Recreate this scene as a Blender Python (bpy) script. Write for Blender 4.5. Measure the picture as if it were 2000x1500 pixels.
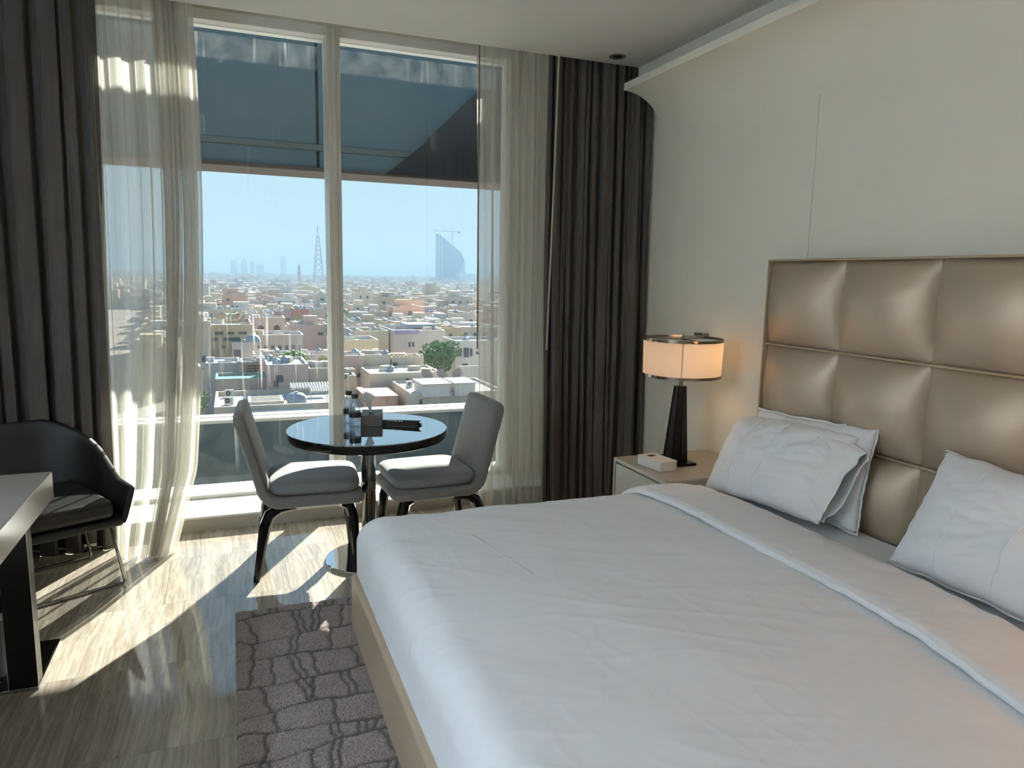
import bpy, bmesh, math, random
import numpy as np
from mathutils import Vector, Matrix, noise

for o in list(bpy.data.objects):
    bpy.data.objects.remove(o, do_unlink=True)
SC = bpy.context.scene
COL = SC.collection
R = math.radians
PI = math.pi

# ------------------------------------------------------------------ camera
cam_d = bpy.data.cameras.new('camera')
cam_d.sensor_width = 36.0
cam_d.lens = 25.2
cam_d.clip_start = 0.05
cam_d.clip_end = 30000
cam = bpy.data.objects.new('camera', cam_d)
COL.objects.link(cam)
_f, _cx, _cy = 1400.0, 1000.0, 750.0
_Y = Vector((450 - _cx, 530 - _cy, _f)).normalized()
_Z = _Y.cross(Vector((1, 0.02, 0))).normalized()
if _Z.y > 0:
    _Z = -_Z
_X = _Y.cross(_Z)
M = Matrix(((_X.x, -_X.y, -_X.z), (_Y.x, -_Y.y, -_Y.z), (_Z.x, -_Z.y, -_Z.z)))
cam.matrix_world = Matrix.Translation((0, 0, 1.45)) @ M.to_4x4()
SC.camera = cam

# ------------------------------------------------------------------ sky, sun, exposure
SUN_AZ, SUN_EL = R(-118.0), R(28.7)           # direction the light travels (azimuth) and elevation
SKY_STRENGTH, SUN_STRENGTH, EXPOSURE = 0.47, 9.3, 1.13
world = bpy.data.worlds.new('sky_world')
SC.world = world
world.use_nodes = True
wn = world.node_tree
wn.nodes.clear()
# clear hazy sky: the same all round, pale at the horizon and deeper blue overhead
wtc = wn.nodes.new('ShaderNodeTexCoord')
wsx = wn.nodes.new('ShaderNodeSeparateXYZ'); wn.links.new(wtc.outputs['Generated'], wsx.inputs[0])
sky = wn.nodes.new('ShaderNodeValToRGB'); wn.links.new(wsx.outputs['Z'], sky.inputs[0])
_e = sky.color_ramp.elements
_e[0].position = 0.0; _e[0].color = (0.70, 0.88, 0.94, 1)
_e[1].position = 1.0; _e[1].color = (0.17, 0.36, 0.72, 1)
for _p, _c in ((0.10, (0.62, 0.84, 0.95)), (0.25, (0.55, 0.79, 0.96)), (0.55, (0.30, 0.55, 0.88))):
    _k = _e.new(_p); _k.color = (*_c, 1)
bg = wn.nodes.new('ShaderNodeBackground')
bg.inputs['Strength'].default_value = SKY_STRENGTH
wo = wn.nodes.new('ShaderNodeOutputWorld')
wn.links.new(sky.outputs[0], bg.inputs[0])
wn.links.new(bg.outputs[0], wo.inputs[0])

sun_d = bpy.data.lights.new('sun', 'SUN')
sun_d.energy = SUN_STRENGTH
sun_d.angle = R(0.6)
sun_d.color = (1.0, 0.95, 0.86)
sun = bpy.data.objects.new('sun', sun_d)
COL.objects.link(sun)
_sd = Vector((math.cos(SUN_AZ) * math.cos(SUN_EL), math.sin(SUN_AZ) * math.cos(SUN_EL), -math.sin(SUN_EL)))
sun.rotation_euler = _sd.to_track_quat('-Z', 'Y').to_euler()
sun.location = (6, 12, 9)

SC.view_settings.view_transform = 'Standard'
SC.view_settings.look = 'None'
SC.view_settings.gamma = 1.0
SC.view_settings.exposure = EXPOSURE
SC.view_settings.use_curve_mapping = False

# ------------------------------------------------------------------ helpers
def empty(name, loc=(0, 0, 0), rz=0.0, parent=None):
    o = bpy.data.objects.new(name, None)
    COL.objects.link(o)
    o.location = loc
    o.rotation_euler = (0, 0, rz)
    o.empty_display_size = 0.05
    if parent:
        o.parent = parent
    return o

def tag(o, label=None, cat=None, group=None, kind=None):
    if label: o['label'] = label
    if cat: o['category'] = cat
    if group: o['group'] = group
    if kind: o['kind'] = kind
    return o

class MB:
    """collects vertices and faces of ONE mesh"""
    def __init__(s):
        s.v, s.f, s.m = [], [], []
    def face(s, pts, m=0):
        i = len(s.v)
        s.v += [tuple(p) for p in pts]
        s.f.append(tuple(range(i, i + len(pts))))
        s.m.append(m)
    def box(s, a, b, m=0):
        x0, y0, z0 = a; x1, y1, z1 = b
        i = len(s.v)
        s.v += [(x0, y0, z0), (x1, y0, z0), (x1, y1, z0), (x0, y1, z0), (x0, y0, z1), (x1, y0, z1), (x1, y1, z1), (x0, y1, z1)]
        for q in ((0, 3, 2, 1), (4, 5, 6, 7), (0, 1, 5, 4), (1, 2, 6, 5), (2, 3, 7, 6), (3, 0, 4, 7)):
            s.f.append(tuple(i + k for k in q)); s.m.append(m)
        return s
    def grid(s, fn, nu, nv, m=0, wrap_u=False):
        i = len(s.v)
        for a in range(nu):
            for b in range(nv):
                s.v.append(tuple(fn(a / (nu if wrap_u else nu - 1), b / (nv - 1))))
        for a in range(nu if wrap_u else nu - 1):
            a2 = (a + 1) % nu
            for b in range(nv - 1):
                s.f.append((i + a * nv + b, i + a2 * nv + b, i + a2 * nv + b + 1, i + a * nv + b + 1)); s.m.append(m)
        return s
    def lathe(s, prof, n=32, c=(0, 0, 0), m=0):
        """prof: (r, z) from bottom to top; r=0 ends close the shape"""
        i = len(s.v); rings = []
        for r, z in prof:
            if r <= 1e-6:
                rings.append([len(s.v)]); s.v.append((c[0], c[1], c[2] + z))
            else:
                k = len(s.v)
                for a in range(n):
                    t = 2 * PI * a / n
                    s.v.append((c[0] + r * math.cos(t), c[1] + r * math.sin(t), c[2] + z))
                rings.append(list(range(k, k + n)))
        for A, B in zip(rings, rings[1:]):
            for a in range(n):
                b = (a + 1) % n
                if len(A) == 1 and len(B) == 1: continue
                if len(A) == 1: s.f.append((A[0], B[b], B[a]))
                elif len(B) == 1: s.f.append((A[a], A[b], B[0]))
                else: s.f.append((A[a], A[b], B[b], B[a]))
                s.m.append(m)
        return s
    def tube(s, path, rad, n=8, m=0, cap=True, flat=1.0, closed=False):
        path = [Vector(p) for p in path]
        if not isinstance(rad, (list, tuple)): rad = [rad] * len(path)
        i = len(s.v); N = len(path); up = None
        for k, p in enumerate(path):
            if closed: t = path[(k + 1) % N] - path[k - 1]
            else: t = path[min(k + 1, N - 1)] - path[max(k - 1, 0)]
            t.normalize()
            if up is None:
                up = Vector((0, 0, 1)) if abs(t.z) < 0.9 else Vector((0, 1, 0))
            sd = t.cross(up).normalized(); up = sd.cross(t).normalized()
            for a in range(n):
                w = 2 * PI * (a + .5) / n
                s.v.append(tuple(p + sd * math.cos(w) * rad[k] * flat + up * math.sin(w) * rad[k]))
        for k in range(N if closed else N - 1):
            k2 = (k + 1) % N
            for a in range(n):
                b = (a + 1) % n
                s.f.append((i + k * n + a, i + k * n + b, i + k2 * n + b, i + k2 * n + a)); s.m.append(m)
        if cap and not closed:
            s.f.append(tuple(i + a for a in range(n))[::-1]); s.m.append(m)
            s.f.append(tuple(i + (N - 1) * n + a for a in range(n))); s.m.append(m)
        return s
    def prism(s, poly, fn, d0, d1, m=0):
        """poly of 2-D points, fn(a, b, d) -> xyz"""
        i = len(s.v); n = len(poly)
        s.v += [tuple(fn(a, b, d0)) for a, b in poly] + [tuple(fn(a, b, d1)) for a, b in poly]
        s.f.append(tuple(range(i, i + n))); s.m.append(m)
        s.f.append(tuple(range(i + n, i + 2 * n))[::-1]); s.m.append(m)
        for k in range(n):
            j = (k + 1) % n
            s.f.append((i + k, i + n + k, i + n + j, i + j)); s.m.append(m)
        return s
    def mesh(s, name, mats):
        me = bpy.data.meshes.new(name)
        me.from_pydata(s.v, [], s.f)
        for x in (mats if isinstance(mats, (list, tuple)) else [mats]):
            me.materials.append(x)
        if any(s.m): me.polygons.foreach_set('material_index', s.m)
        bm = bmesh.new(); bm.from_mesh(me)
        bmesh.ops.recalc_face_normals(bm, faces=bm.faces)
        bm.to_mesh(me); bm.free()
        me.update()
        return me
    def build(s, name, mats, parent=None, smooth=False, bevel=0.0, seg=2, loc=None):
        me = s.mesh(name, mats)
        o = bpy.data.objects.new(name, me)
        COL.objects.link(o)
        if parent: o.parent = parent
        if loc: o.location = loc
        if bevel:
            b = o.modifiers.new('bevel', 'BEVEL'); b.width = bevel; b.segments = seg; b.limit_method = 'ANGLE'; b.angle_limit = R(35)
        if smooth or bevel:
            me.polygons.foreach_set('use_smooth', [True] * len(me.polygons))
            if hasattr(me, 'set_sharp_from_angle'):
                me.set_sharp_from_angle(angle=R(40))
        return o

def inst(o, parent=None, loc=None, rz=None):
    c = o.copy(); COL.objects.link(c)
    c.parent = parent
    if loc is not None: c.location = loc
    if rz is not None: c.rotation_euler = (0, 0, rz)
    return c

def copy_tree(o, parent=None):
    c = o.copy(); COL.objects.link(c); c.parent = parent
    for ch in list(o.children):
        copy_tree(ch, c)
    return c

def share(me, name, parent, loc=(0, 0, 0), rot=(0, 0, 0), sc=(1, 1, 1)):
    o = bpy.data.objects.new(name, me); COL.objects.link(o)
    o.parent = parent; o.location = loc; o.rotation_euler = rot; o.scale = sc
    return o

def boxp(name, a, b, mat, parent=None, bevel=0.0, seg=2):
    return MB().box(a, b).build(name, mat, parent, bevel=bevel, seg=seg)

# ------------------------------------------------------------------ materials
def newmat(name):
    m = bpy.data.materials.new(name); m.use_nodes = True
    nt = m.node_tree
    return m, nt, nt.nodes, nt.links

def pm(name, col, rough=0.5, metal=0.0, ior=1.5, var=0.0, vscale=8.0, bump=0.0, bscale=60.0, coat=0.0, sheen=0.0, stretch=None, detail=4.0, trans=0.0):
    m, nt, N, L = newmat(name)
    b = N['Principled BSDF']
    b.inputs['Base Color'].default_value = (*col, 1)
    b.inputs['Roughness'].default_value = rough
    b.inputs['Metallic'].default_value = metal
    b.inputs['IOR'].default_value = ior
    b.inputs['Coat Weight'].default_value = coat
    b.inputs['Sheen Weight'].default_value = sheen
    b.inputs['Transmission Weight'].default_value = trans
    tc = N.new('ShaderNodeTexCoord'); mp = N.new('ShaderNodeMapping')
    L.new(tc.outputs['Object'], mp.inputs[0])
    if stretch: mp.inputs['Scale'].default_value = stretch
    nz = N.new('ShaderNodeTexNoise'); nz.inputs['Scale'].default_value = vscale; nz.inputs['Detail'].default_value = detail
    L.new(mp.outputs[0], nz.inputs['Vector'])
    mx = N.new('ShaderNodeMix'); mx.data_type = 'RGBA'
    mx.inputs['A'].default_value = (*[c * (1 - var) for c in col], 1)
    mx.inputs['B'].default_value = (*[min(1, c * (1 + var)) for c in col], 1)
    L.new(nz.outputs['Fac'], mx.inputs['Factor'])
    L.new(mx.outputs['Result'], b.inputs['Base Color'])
    if bump:
        n2 = N.new('ShaderNodeTexNoise'); n2.inputs['Scale'].default_value = bscale; n2.inputs['Detail'].default_value = 3
        L.new(mp.outputs[0], n2.inputs['Vector'])
        bp = N.new('ShaderNodeBump'); bp.inputs['Strength'].default_value = bump; bp.inputs['Distance'].default_value = 0.01
        L.new(n2.outputs['Fac'], bp.inputs['Height']); L.new(bp.outputs[0], b.inputs['Normal'])
    return m

def emission(name, col, st):
    m, nt, N, L = newmat(name)
    b = N['Principled BSDF']
    b.inputs['Base Color'].default_value = (*col, 1)
    b.inputs['Emission Color'].default_value = (*col, 1)
    b.inputs['Emission Strength'].default_value = st
    return m

def travertine():
    m, nt, N, L = newmat('polished_travertine')
    b = N['Principled BSDF']
    geo = N.new('ShaderNodeNewGeometry'); oi = N.new('ShaderNodeObjectInfo')
    off = N.new('ShaderNodeVectorMath'); off.operation = 'SCALE'; off.inputs['Scale'].default_value = 9.0
    cmb = N.new('ShaderNodeCombineXYZ')
    L.new(oi.outputs['Random'], cmb.inputs[0]); L.new(oi.outputs['Random'], cmb.inputs[1])
    L.new(cmb.outputs[0], off.inputs[0])
    add = N.new('ShaderNodeVectorMath'); L.new(geo.outputs['Position'], add.inputs[0]); L.new(off.outputs[0], add.inputs[1])
    mp = N.new('ShaderNodeMapping'); mp.inputs['Scale'].default_value = (1.0, 0.04, 1.0); mp.inputs['Rotation'].default_value = (0, 0, R(2))
    L.new(add.outputs[0], mp.inputs[0])
    wob = N.new('ShaderNodeTexNoise'); wob.inputs['Scale'].default_value = 2.2; wob.inputs['Detail'].default_value = 3
    L.new(add.outputs[0], wob.inputs['Vector'])
    ws = N.new('ShaderNodeVectorMath'); ws.operation = 'SCALE'; ws.inputs['Scale'].default_value = 0.06
    L.new(wob.outputs['Color'], ws.inputs[0])
    a2 = N.new('ShaderNodeVectorMath'); L.new(mp.outputs[0], a2.inputs[0]); L.new(ws.outputs[0], a2.inputs[1])
    n1 = N.new('ShaderNodeTexNoise'); n1.inputs['Scale'].default_value = 12; n1.inputs['Detail'].default_value = 6; n1.inputs['Roughness'].default_value = 0.65
    L.new(a2.outputs[0], n1.inputs['Vector'])
    n2 = N.new('ShaderNodeTexNoise'); n2.inputs['Scale'].default_value = 90; n2.inputs['Detail'].default_value = 5
    L.new(a2.outputs[0], n2.inputs['Vector'])
    mixf = N.new('ShaderNodeMath'); mixf.operation = 'MULTIPLY_ADD'; mixf.inputs[1].default_value = 0.46
    L.new(n2.outputs['Fac'], mixf.inputs[0])
    sc1 = N.new('ShaderNodeMath'); sc1.operation = 'MULTIPLY'; sc1.inputs[1].default_value = 0.54
    L.new(n1.outputs['Fac'], sc1.inputs[0]); L.new(sc1.outputs[0], mixf.inputs[2])
    cr = N.new('ShaderNodeValToRGB')
    e = cr.color_ramp.elements
    e[0].position = 0.36; e[0].color = (0.250, 0.210, 0.165, 1)
    e[1].position = 0.64; e[1].color = (0.53, 0.475, 0.375, 1)
    k = e.new(0.47); k.color = (0.350, 0.300, 0.238, 1)
    k = e.new(0.55); k.color = (0.43, 0.378, 0.298, 1)
    L.new(mixf.outputs[0], cr.inputs[0])
    hv = N.new('ShaderNodeHueSaturation'); hv.inputs['Saturation'].default_value = 0.9
    mr = N.new('ShaderNodeMapRange'); mr.inputs['To Min'].default_value = 0.86; mr.inputs['To Max'].default_value = 1.1
    L.new(oi.outputs['Random'], mr.inputs[0]); L.new(mr.outputs[0], hv.inputs['Value'])
    L.new(cr.outputs[0], hv.inputs['Color']); L.new(hv.outputs[0], b.inputs['Base Color'])
    b.inputs['Roughness'].default_value = 0.06
    b.inputs['IOR'].default_value = 1.75
    bp = N.new('ShaderNodeBump'); bp.inputs['Strength'].default_value = 0.012; bp.inputs['Distance'].default_value = 0.01
    L.new(wob.outputs['Fac'], bp.inputs['Height']); L.new(bp.outputs[0], b.inputs['Normal'])
    return m

def glass_dirty():
    m, nt, N, L = newmat('streaked_window_glass')
    N.remove(N['Principled BSDF']); out = N['Material Output']
    tr = N.new('ShaderNodeBsdfTransparent'); tr.inputs[0].default_value = (0.955, 0.985, 0.985, 1)
    gl = N.new('ShaderNodeBsdfGlossy'); gl.inputs['Roughness'].default_value = 0.0; gl.inputs[0].default_value = (1, 1, 1, 1)
    fr = N.new('ShaderNodeFresnel'); fr.inputs[0].default_value = 1.35
    m1 = N.new('ShaderNodeMixShader'); L.new(fr.outputs[0], m1.inputs[0]); L.new(tr.outputs[0], m1.inputs[1]); L.new(gl.outputs[0], m1.inputs[2])
    geo = N.new('ShaderNodeNewGeometry')
    mp = N.new('ShaderNodeMapping'); mp.inputs['Scale'].default_value = (1, 1, 0.035)
    L.new(geo.outputs['Position'], mp.inputs[0])
    n1 = N.new('ShaderNodeTexNoise'); n1.inputs['Scale'].default_value = 46; n1.inputs['Detail'].default_value = 2
    L.new(mp.outputs[0], n1.inputs['Vector'])
    r1 = N.new('ShaderNodeMapRange'); r1.inputs['From Min'].default_value = 0.62; r1.inputs['From Max'].default_value = 0.78
    L.new(n1.outputs['Fac'], r1.inputs[0])
    n2 = N.new('ShaderNodeTexNoise'); n2.inputs['Scale'].default_value = 2.0; n2.inputs['Detail'].default_value = 4
    L.new(geo.outputs['Position'], n2.inputs['Vector'])
    r2 = N.new('ShaderNodeMapRange'); r2.inputs['From Min'].default_value = 0.40; r2.inputs['From Max'].default_value = 0.72
    L.new(n2.outputs['Fac'], r2.inputs[0])
    sx = N.new('ShaderNodeSeparateXYZ'); L.new(geo.outputs['Position'], sx.inputs[0])
    rx = N.new('ShaderNodeMapRange'); rx.inputs['From Min'].default_value = 0.55; rx.inputs['From Max'].default_value = 0.65
    rx.inputs['To Min'].default_value = 1.0; rx.inputs['To Max'].default_value = 0.25
    L.new(sx.outputs['X'], rx.inputs[0])
    mu = N.new('ShaderNodeMath'); mu.operation = 'MULTIPLY'; L.new(r1.outputs[0], mu.inputs[0]); L.new(r2.outputs[0], mu.inputs[1])
    mu2 = N.new('ShaderNodeMath'); mu2.operation = 'MULTIPLY'; L.new(mu.outputs[0], mu2.inputs[0]); L.new(rx.outputs[0], mu2.inputs[1])
    n3 = N.new('ShaderNodeTexNoise'); n3.inputs['Scale'].default_value = 9; n3.inputs['Detail'].default_value = 8
    L.new(geo.outputs['Position'], n3.inputs['Vector'])
    r3 = N.new('ShaderNodeMapRange'); r3.inputs['From Min'].default_value = 0.35; r3.inputs['From Max'].default_value = 0.8
    r3.inputs['To Min'].default_value = 0.0008; r3.inputs['To Max'].default_value = 0.006
    L.new(n3.outputs['Fac'], r3.inputs[0])
    rz_ = N.new('ShaderNodeMapRange'); rz_.inputs['From Min'].default_value = 2.2; rz_.inputs['From Max'].default_value = 2.8   # film denser towards the head frame
    rz_.inputs['To Min'].default_value = 1.0; rz_.inputs['To Max'].default_value = 4.5
    L.new(sx.outputs['Z'], rz_.inputs[0])
    m3 = N.new('ShaderNodeMath'); m3.operation = 'MULTIPLY'; L.new(r3.outputs[0], m3.inputs[0]); L.new(rz_.outputs[0], m3.inputs[1])
    ma = N.new('ShaderNodeMath'); ma.operation = 'MULTIPLY_ADD'; ma.inputs[1].default_value = 0.24
    L.new(mu2.outputs[0], ma.inputs[0]); L.new(m3.outputs[0], ma.inputs[2])
    tl = N.new('ShaderNodeBsdfTranslucent'); tl.inputs[0].default_value = (0.85, 0.88, 0.86, 1)
    m2 = N.new('ShaderNodeMixShader'); L.new(ma.outputs[0], m2.inputs[0]); L.new(m1.outputs[0], m2.inputs[1]); L.new(tl.outputs[0], m2.inputs[2])
    L.new(m2.outputs[0], out.inputs[0])
    return m

def sheer_mat(name, col, opa):
    m, nt, N, L = newmat(name)
    N.remove(N['Principled BSDF']); out = N['Material Output']
    tc = N.new('ShaderNodeNewGeometry'); mp = N.new('ShaderNodeMapping'); mp.inputs['Scale'].default_value = (1, 1, 0.02)
    L.new(tc.outputs['Position'], mp.inputs[0])
    n = N.new('ShaderNodeTexNoise'); n.inputs['Scale'].default_value = 180; n.inputs['Detail'].default_value = 2
    L.new(mp.outputs[0], n.inputs['Vector'])
    r = N.new('ShaderNodeMapRange'); r.inputs['To Min'].default_value = opa - 0.10; r.inputs['To Max'].default_value = opa + 0.10
    L.new(n.outputs['Fac'], r.inputs[0])
    t = N.new('ShaderNodeBsdfTransparent')
    d = N.new('ShaderNodeBsdfDiffuse'); d.inputs[0].default_value = (*col, 1)
    tl = N.new('ShaderNodeBsdfTranslucent'); tl.inputs[0].default_value = (*col, 1)
    mx = N.new('ShaderNodeMixShader'); mx.inputs[0].default_value = 0.5
    L.new(d.outputs[0], mx.inputs[1]); L.new(tl.outputs[0], mx.inputs[2])
    m2 = N.new('ShaderNodeMixShader'); L.new(r.outputs[0], m2.inputs[0]); L.new(t.outputs[0], m2.inputs[1]); L.new(mx.outputs[0], m2.inputs[2])
    L.new(m2.outputs[0], out.inputs[0])
    return m

def shade_mat():
    m, nt, N, L = newmat('lamp_shade_linen')
    N.remove(N['Principled BSDF']); out = N['Material Output']
    d = N.new('ShaderNodeBsdfDiffuse'); d.inputs[0].default_value = (0.80, 0.76, 0.69, 1)
    t = N.new('ShaderNodeBsdfTranslucent'); t.inputs[0].default_value = (0.86, 0.76, 0.64, 1)
    mx = N.new('ShaderNodeMixShader'); mx.inputs[0].default_value = 0.45
    L.new(d.outputs[0], mx.inputs[1]); L.new(t.outputs[0], mx.inputs[2]); L.new(mx.outputs[0], out.inputs[0])
    return m

def bottle_glass():
    m, nt, N, L = newmat('clear_bottle_plastic')
    N.remove(N['Principled BSDF']); out = N['Material Output']
    t = N.new('ShaderNodeBsdfTransparent'); t.inputs[0].default_value = (0.93, 0.97, 0.99, 1)
    g = N.new('ShaderNodeBsdfGlossy'); g.inputs['Roughness'].default_value = 0.12
    tl = N.new('ShaderNodeBsdfTranslucent'); tl.inputs[0].default_value = (0.75, 0.86, 0.95, 1)
    tc = N.new('ShaderNodeTexCoord'); nz = N.new('ShaderNodeTexVoronoi'); nz.inputs['Scale'].default_value = 190
    L.new(tc.outputs['Object'], nz.inputs['Vector'])
    r = N.new('ShaderNodeMapRange'); r.inputs['From Min'].default_value = 0.2; r.inputs['From Max'].default_value = 0.7; r.inputs['To Min'].default_value = 0.1; r.inputs['To Max'].default_value = 0.55
    L.new(nz.outputs['Distance'], r.inputs[0])
    m1 = N.new('ShaderNodeMixShader'); L.new(r.outputs[0], m1.inputs[0]); L.new(t.outputs[0], m1.inputs[1]); L.new(tl.outputs[0], m1.inputs[2])
    mx = N.new('ShaderNodeMixShader'); mx.inputs[0].default_value = 0.12; L.new(m1.outputs[0], mx.inputs[1]); L.new(g.outputs[0], mx.inputs[2])
    L.new(mx.outputs[0], out.inputs[0])
    return m

def rug_mat():
    m, nt, N, L = newmat('carved_pile_rug')
    b = N['Principled BSDF']; b.inputs['Roughness'].default_value = 1.0; b.inputs['Sheen Weight'].default_value = 0.15
    b.inputs['IOR'].default_value = 1.2
    at = N.new('ShaderNodeAttribute'); at.attribute_name = 'line'
    geo = N.new('ShaderNodeNewGeometry')
    n = N.new('ShaderNodeTexNoise'); n.inputs['Scale'].default_value = 190; n.inputs['Detail'].default_value = 3
    n2 = N.new('ShaderNodeTexNoise'); n2.inputs['Scale'].default_value = 7; n2.inputs['Detail'].default_value = 2
    L.new(geo.outputs['Position'], n.inputs['Vector']); L.new(geo.outputs['Position'], n2.inputs['Vector'])
    c1 = N.new('ShaderNodeMix'); c1.data_type = 'RGBA'
    c1.inputs['A'].default_value = (0.235, 0.190, 0.175, 1); c1.inputs['B'].default_value = (0.335, 0.275, 0.245, 1)
    L.new(n2.outputs['Fac'], c1.inputs['Factor'])
    c2 = N.new('ShaderNodeMix'); c2.data_type = 'RGBA'; c2.inputs['B'].default_value = (0.085, 0.068, 0.062, 1)
    L.new(at.outputs['Fac'], c2.inputs['Factor']); L.new(c1.outputs['Result'], c2.inputs['A'])
    c3 = N.new('ShaderNodeMix'); c3.data_type = 'RGBA'; c3.blend_type = 'MULTIPLY'; c3.inputs['Factor'].default_value = 0.75
    r = N.new('ShaderNodeMapRange'); r.inputs['From Min'].default_value = 0.3; r.inputs['From Max'].default_value = 0.62; r.inputs['To Min'].default_value = 0.35; r.inputs['To Max'].default_value = 1.25
    L.new(n.outputs['Fac'], r.inputs[0]); L.new(c2.outputs['Result'], c3.inputs['A']); L.new(r.outputs[0], c3.inputs['B'])
    L.new(c3.outputs['Result'], b.inputs['Base Color'])
    bp = N.new('ShaderNodeBump'); bp.inputs['Strength'].default_value = 0.9; bp.inputs['Distance'].default_value = 0.006
    L.new(n.outputs['Fac'], bp.inputs['Height']); L.new(bp.outputs[0], b.inputs['Normal'])
    return m

WALL = pm('wall_covering_cream', (0.76, 0.73, 0.63), 0.85, var=0.03, vscale=3, bump=0.05, bscale=220)
CEIL = pm('ceiling_paint', (0.62, 0.61, 0.565), 0.9, var=0.02)
COVE = pm('cove_paint', (0.76, 0.74, 0.68), 0.8, var=0.02)
WHITE_TRIM = pm('white_trim', (0.74, 0.74, 0.70), 0.45, var=0.03)
ALU = pm('cream_aluminium', (0.55, 0.53, 0.47), 0.4, var=0.03)
GROUT = pm('stone_grout', (0.20, 0.17, 0.14), 0.9, var=0.1)
STONE = travertine()
GLASS = glass_dirty()
DRAPE = pm('taupe_drape', (0.078, 0.067, 0.058), 0.9, var=0.12, vscale=90, bump=0.15, bscale=500, sheen=0.1, stretch=(1, 1, 0.05))
SHEER = sheer_mat('ivory_sheer', (0.72, 0.70, 0.63), 0.62)
LINEN = pm('white_cotton', (0.82, 0.845, 0.88), 0.85, var=0.015, vscale=5, bump=0.06, bscale=35, sheen=0.1)
LINEN2 = pm('white_pillow_cotton', (0.83, 0.85, 0.88), 0.85, var=0.015, vscale=5, bump=0.10, bscale=24, sheen=0.1)
STITCH = pm('grey_thread', (0.42, 0.41, 0.40), 0.9)
LEATHER = pm('bronze_leatherette', (0.50, 0.405, 0.305), 0.50, metal=0.50, var=0.06, vscale=4, bump=0.05, bscale=260, ior=1.5)
LEATHER_T = pm('tan_leatherette', (0.40, 0.31, 0.215), 0.42, var=0.06, vscale=4, bump=0.05, bscale=260)
PIPING = pm('gold_piping', (0.42, 0.32, 0.21), 0.4)
LACQUER = pm('greige_lacquer', (0.42, 0.39, 0.325), 0.28, var=0.02)
LACQ_DK = pm('dark_lacquer', (0.12, 0.11, 0.095), 0.6)  # dark greige lacquer for panel joints, plinths and small fittings
BLACKGLASS = pm('black_mirror_glass', (0.40, 0.45, 0.50), 0.015, metal=1.0)
BLACKGLOSS = pm('black_gloss_lacquer', (0.006, 0.0055, 0.005), 0.12, ior=1.4)
CHROME_D = pm('dark_chrome', (0.32, 0.31, 0.30), 0.08, metal=1.0)
CHROME = pm('bright_chrome', (0.75, 0.76, 0.78), 0.06, metal=1.0)
VELVET = pm('grey_velvet', (0.16, 0.168, 0.168), 0.9, var=0.16, vscale=14, bump=0.08, bscale=200, sheen=0.35)
VELVET_S = pm('grey_velvet_shell', (0.155, 0.148, 0.137), 0.9, var=0.12, vscale=14, bump=0.06, bscale=200, sheen=0.3)
DKLEATHER = pm('dark_brown_leather', (0.009, 0.0075, 0.0065), 0.55, var=0.1, bump=0.05, bscale=120)
LAMPBASE = pm('black_lamp_lacquer', (0.006, 0.005, 0.0045), 0.16, ior=1.3)
NICKEL = pm('dark_nickel', (0.30, 0.26, 0.22), 0.2, metal=1.0)
SHADE = shade_mat()
SHADE_W = sheer_mat('white_fill_lamp_glass', (0.92, 0.93, 0.95), 0.85)
PAPER = pm('white_card', (0.72, 0.70, 0.66), 0.7, var=0.03)
TISSUE = sheer_mat('white_tissue', (0.88, 0.89, 0.90), 0.90)
PRINT = pm('black_print', (0.01, 0.01, 0.01), 0.5)
TAUPEBOX = pm('taupe_leather_box', (0.10, 0.088, 0.072), 0.5, bump=0.05, bscale=200)
BOTTLE = bottle_glass()
BCAP = pm('black_cap', (0.008, 0.008, 0.009), 0.35)
DESK = pm('grey_desk_lacquer', (0.36, 0.325, 0.29), 0.16, var=0.03, vscale=3)
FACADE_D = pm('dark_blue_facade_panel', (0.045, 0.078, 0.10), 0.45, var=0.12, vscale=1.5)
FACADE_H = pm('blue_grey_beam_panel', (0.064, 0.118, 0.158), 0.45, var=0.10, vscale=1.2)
FACADE_N = pm('navy_backing_shadow', (0.012, 0.017, 0.026), 0.4, var=0.1)  # joint backing, and the plate whose dark colour imitates a diagonal shadow
FACADE_L = pm('grey_blue_reflection', (0.085, 0.115, 0.125), 0.5, var=0.1)
FACADE_W = pm('white_parapet_coping', (0.50, 0.49, 0.47), 0.7, var=0.06, vscale=6)
FACADE_B = pm('bronze_edge_trim', (0.07, 0.055, 0.048), 0.5)

# ------------------------------------------------------------------ room shell
X0, X1, YB, YC = -1.75, 2.5, -2.6, 4.237      # left wall, right wall, back wall, window step
ZC = 2.72
def struct(o):
    o['kind'] = 'structure'
    return o

floor = struct(boxp('floor', (X0, YB, -0.12), (X1, YC, -0.004), GROUT))
tile_me = MB().box((0, 0, -0.004), (0.5288, 0.5288, 0.0)).mesh('tile', STONE)
ofs = [0.0, 0.446, 0.20, 0.33, 0.09, 0.41, 0.26]
T = 0.53
j0 = math.floor((YB - 2.775) / T)
row = j0
while 2.775 + row * T < YC - 0.01:
    y = 2.775 + row * T
    x = -0.24 + ofs[row % 7] - T * 4
    while x < X1:
        xa, xb = max(x, X0), min(x + T - 0.0012, X1)
        ya, yb = max(y, YB), min(y + T - 0.0012, YC)
        if xb - xa > 0.02 and yb - ya > 0.02:
            if xb - xa > T - 0.004 and yb - ya > T - 0.004:
                share(tile_me, 'tile', floor, (xa, ya, 0))
            else:
                share(tile_me, 'tile', floor, (xa, ya, 0), sc=((xb - xa) / 0.5288, (yb - ya) / 0.5288, 1))
        x += T
    row += 1

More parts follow.
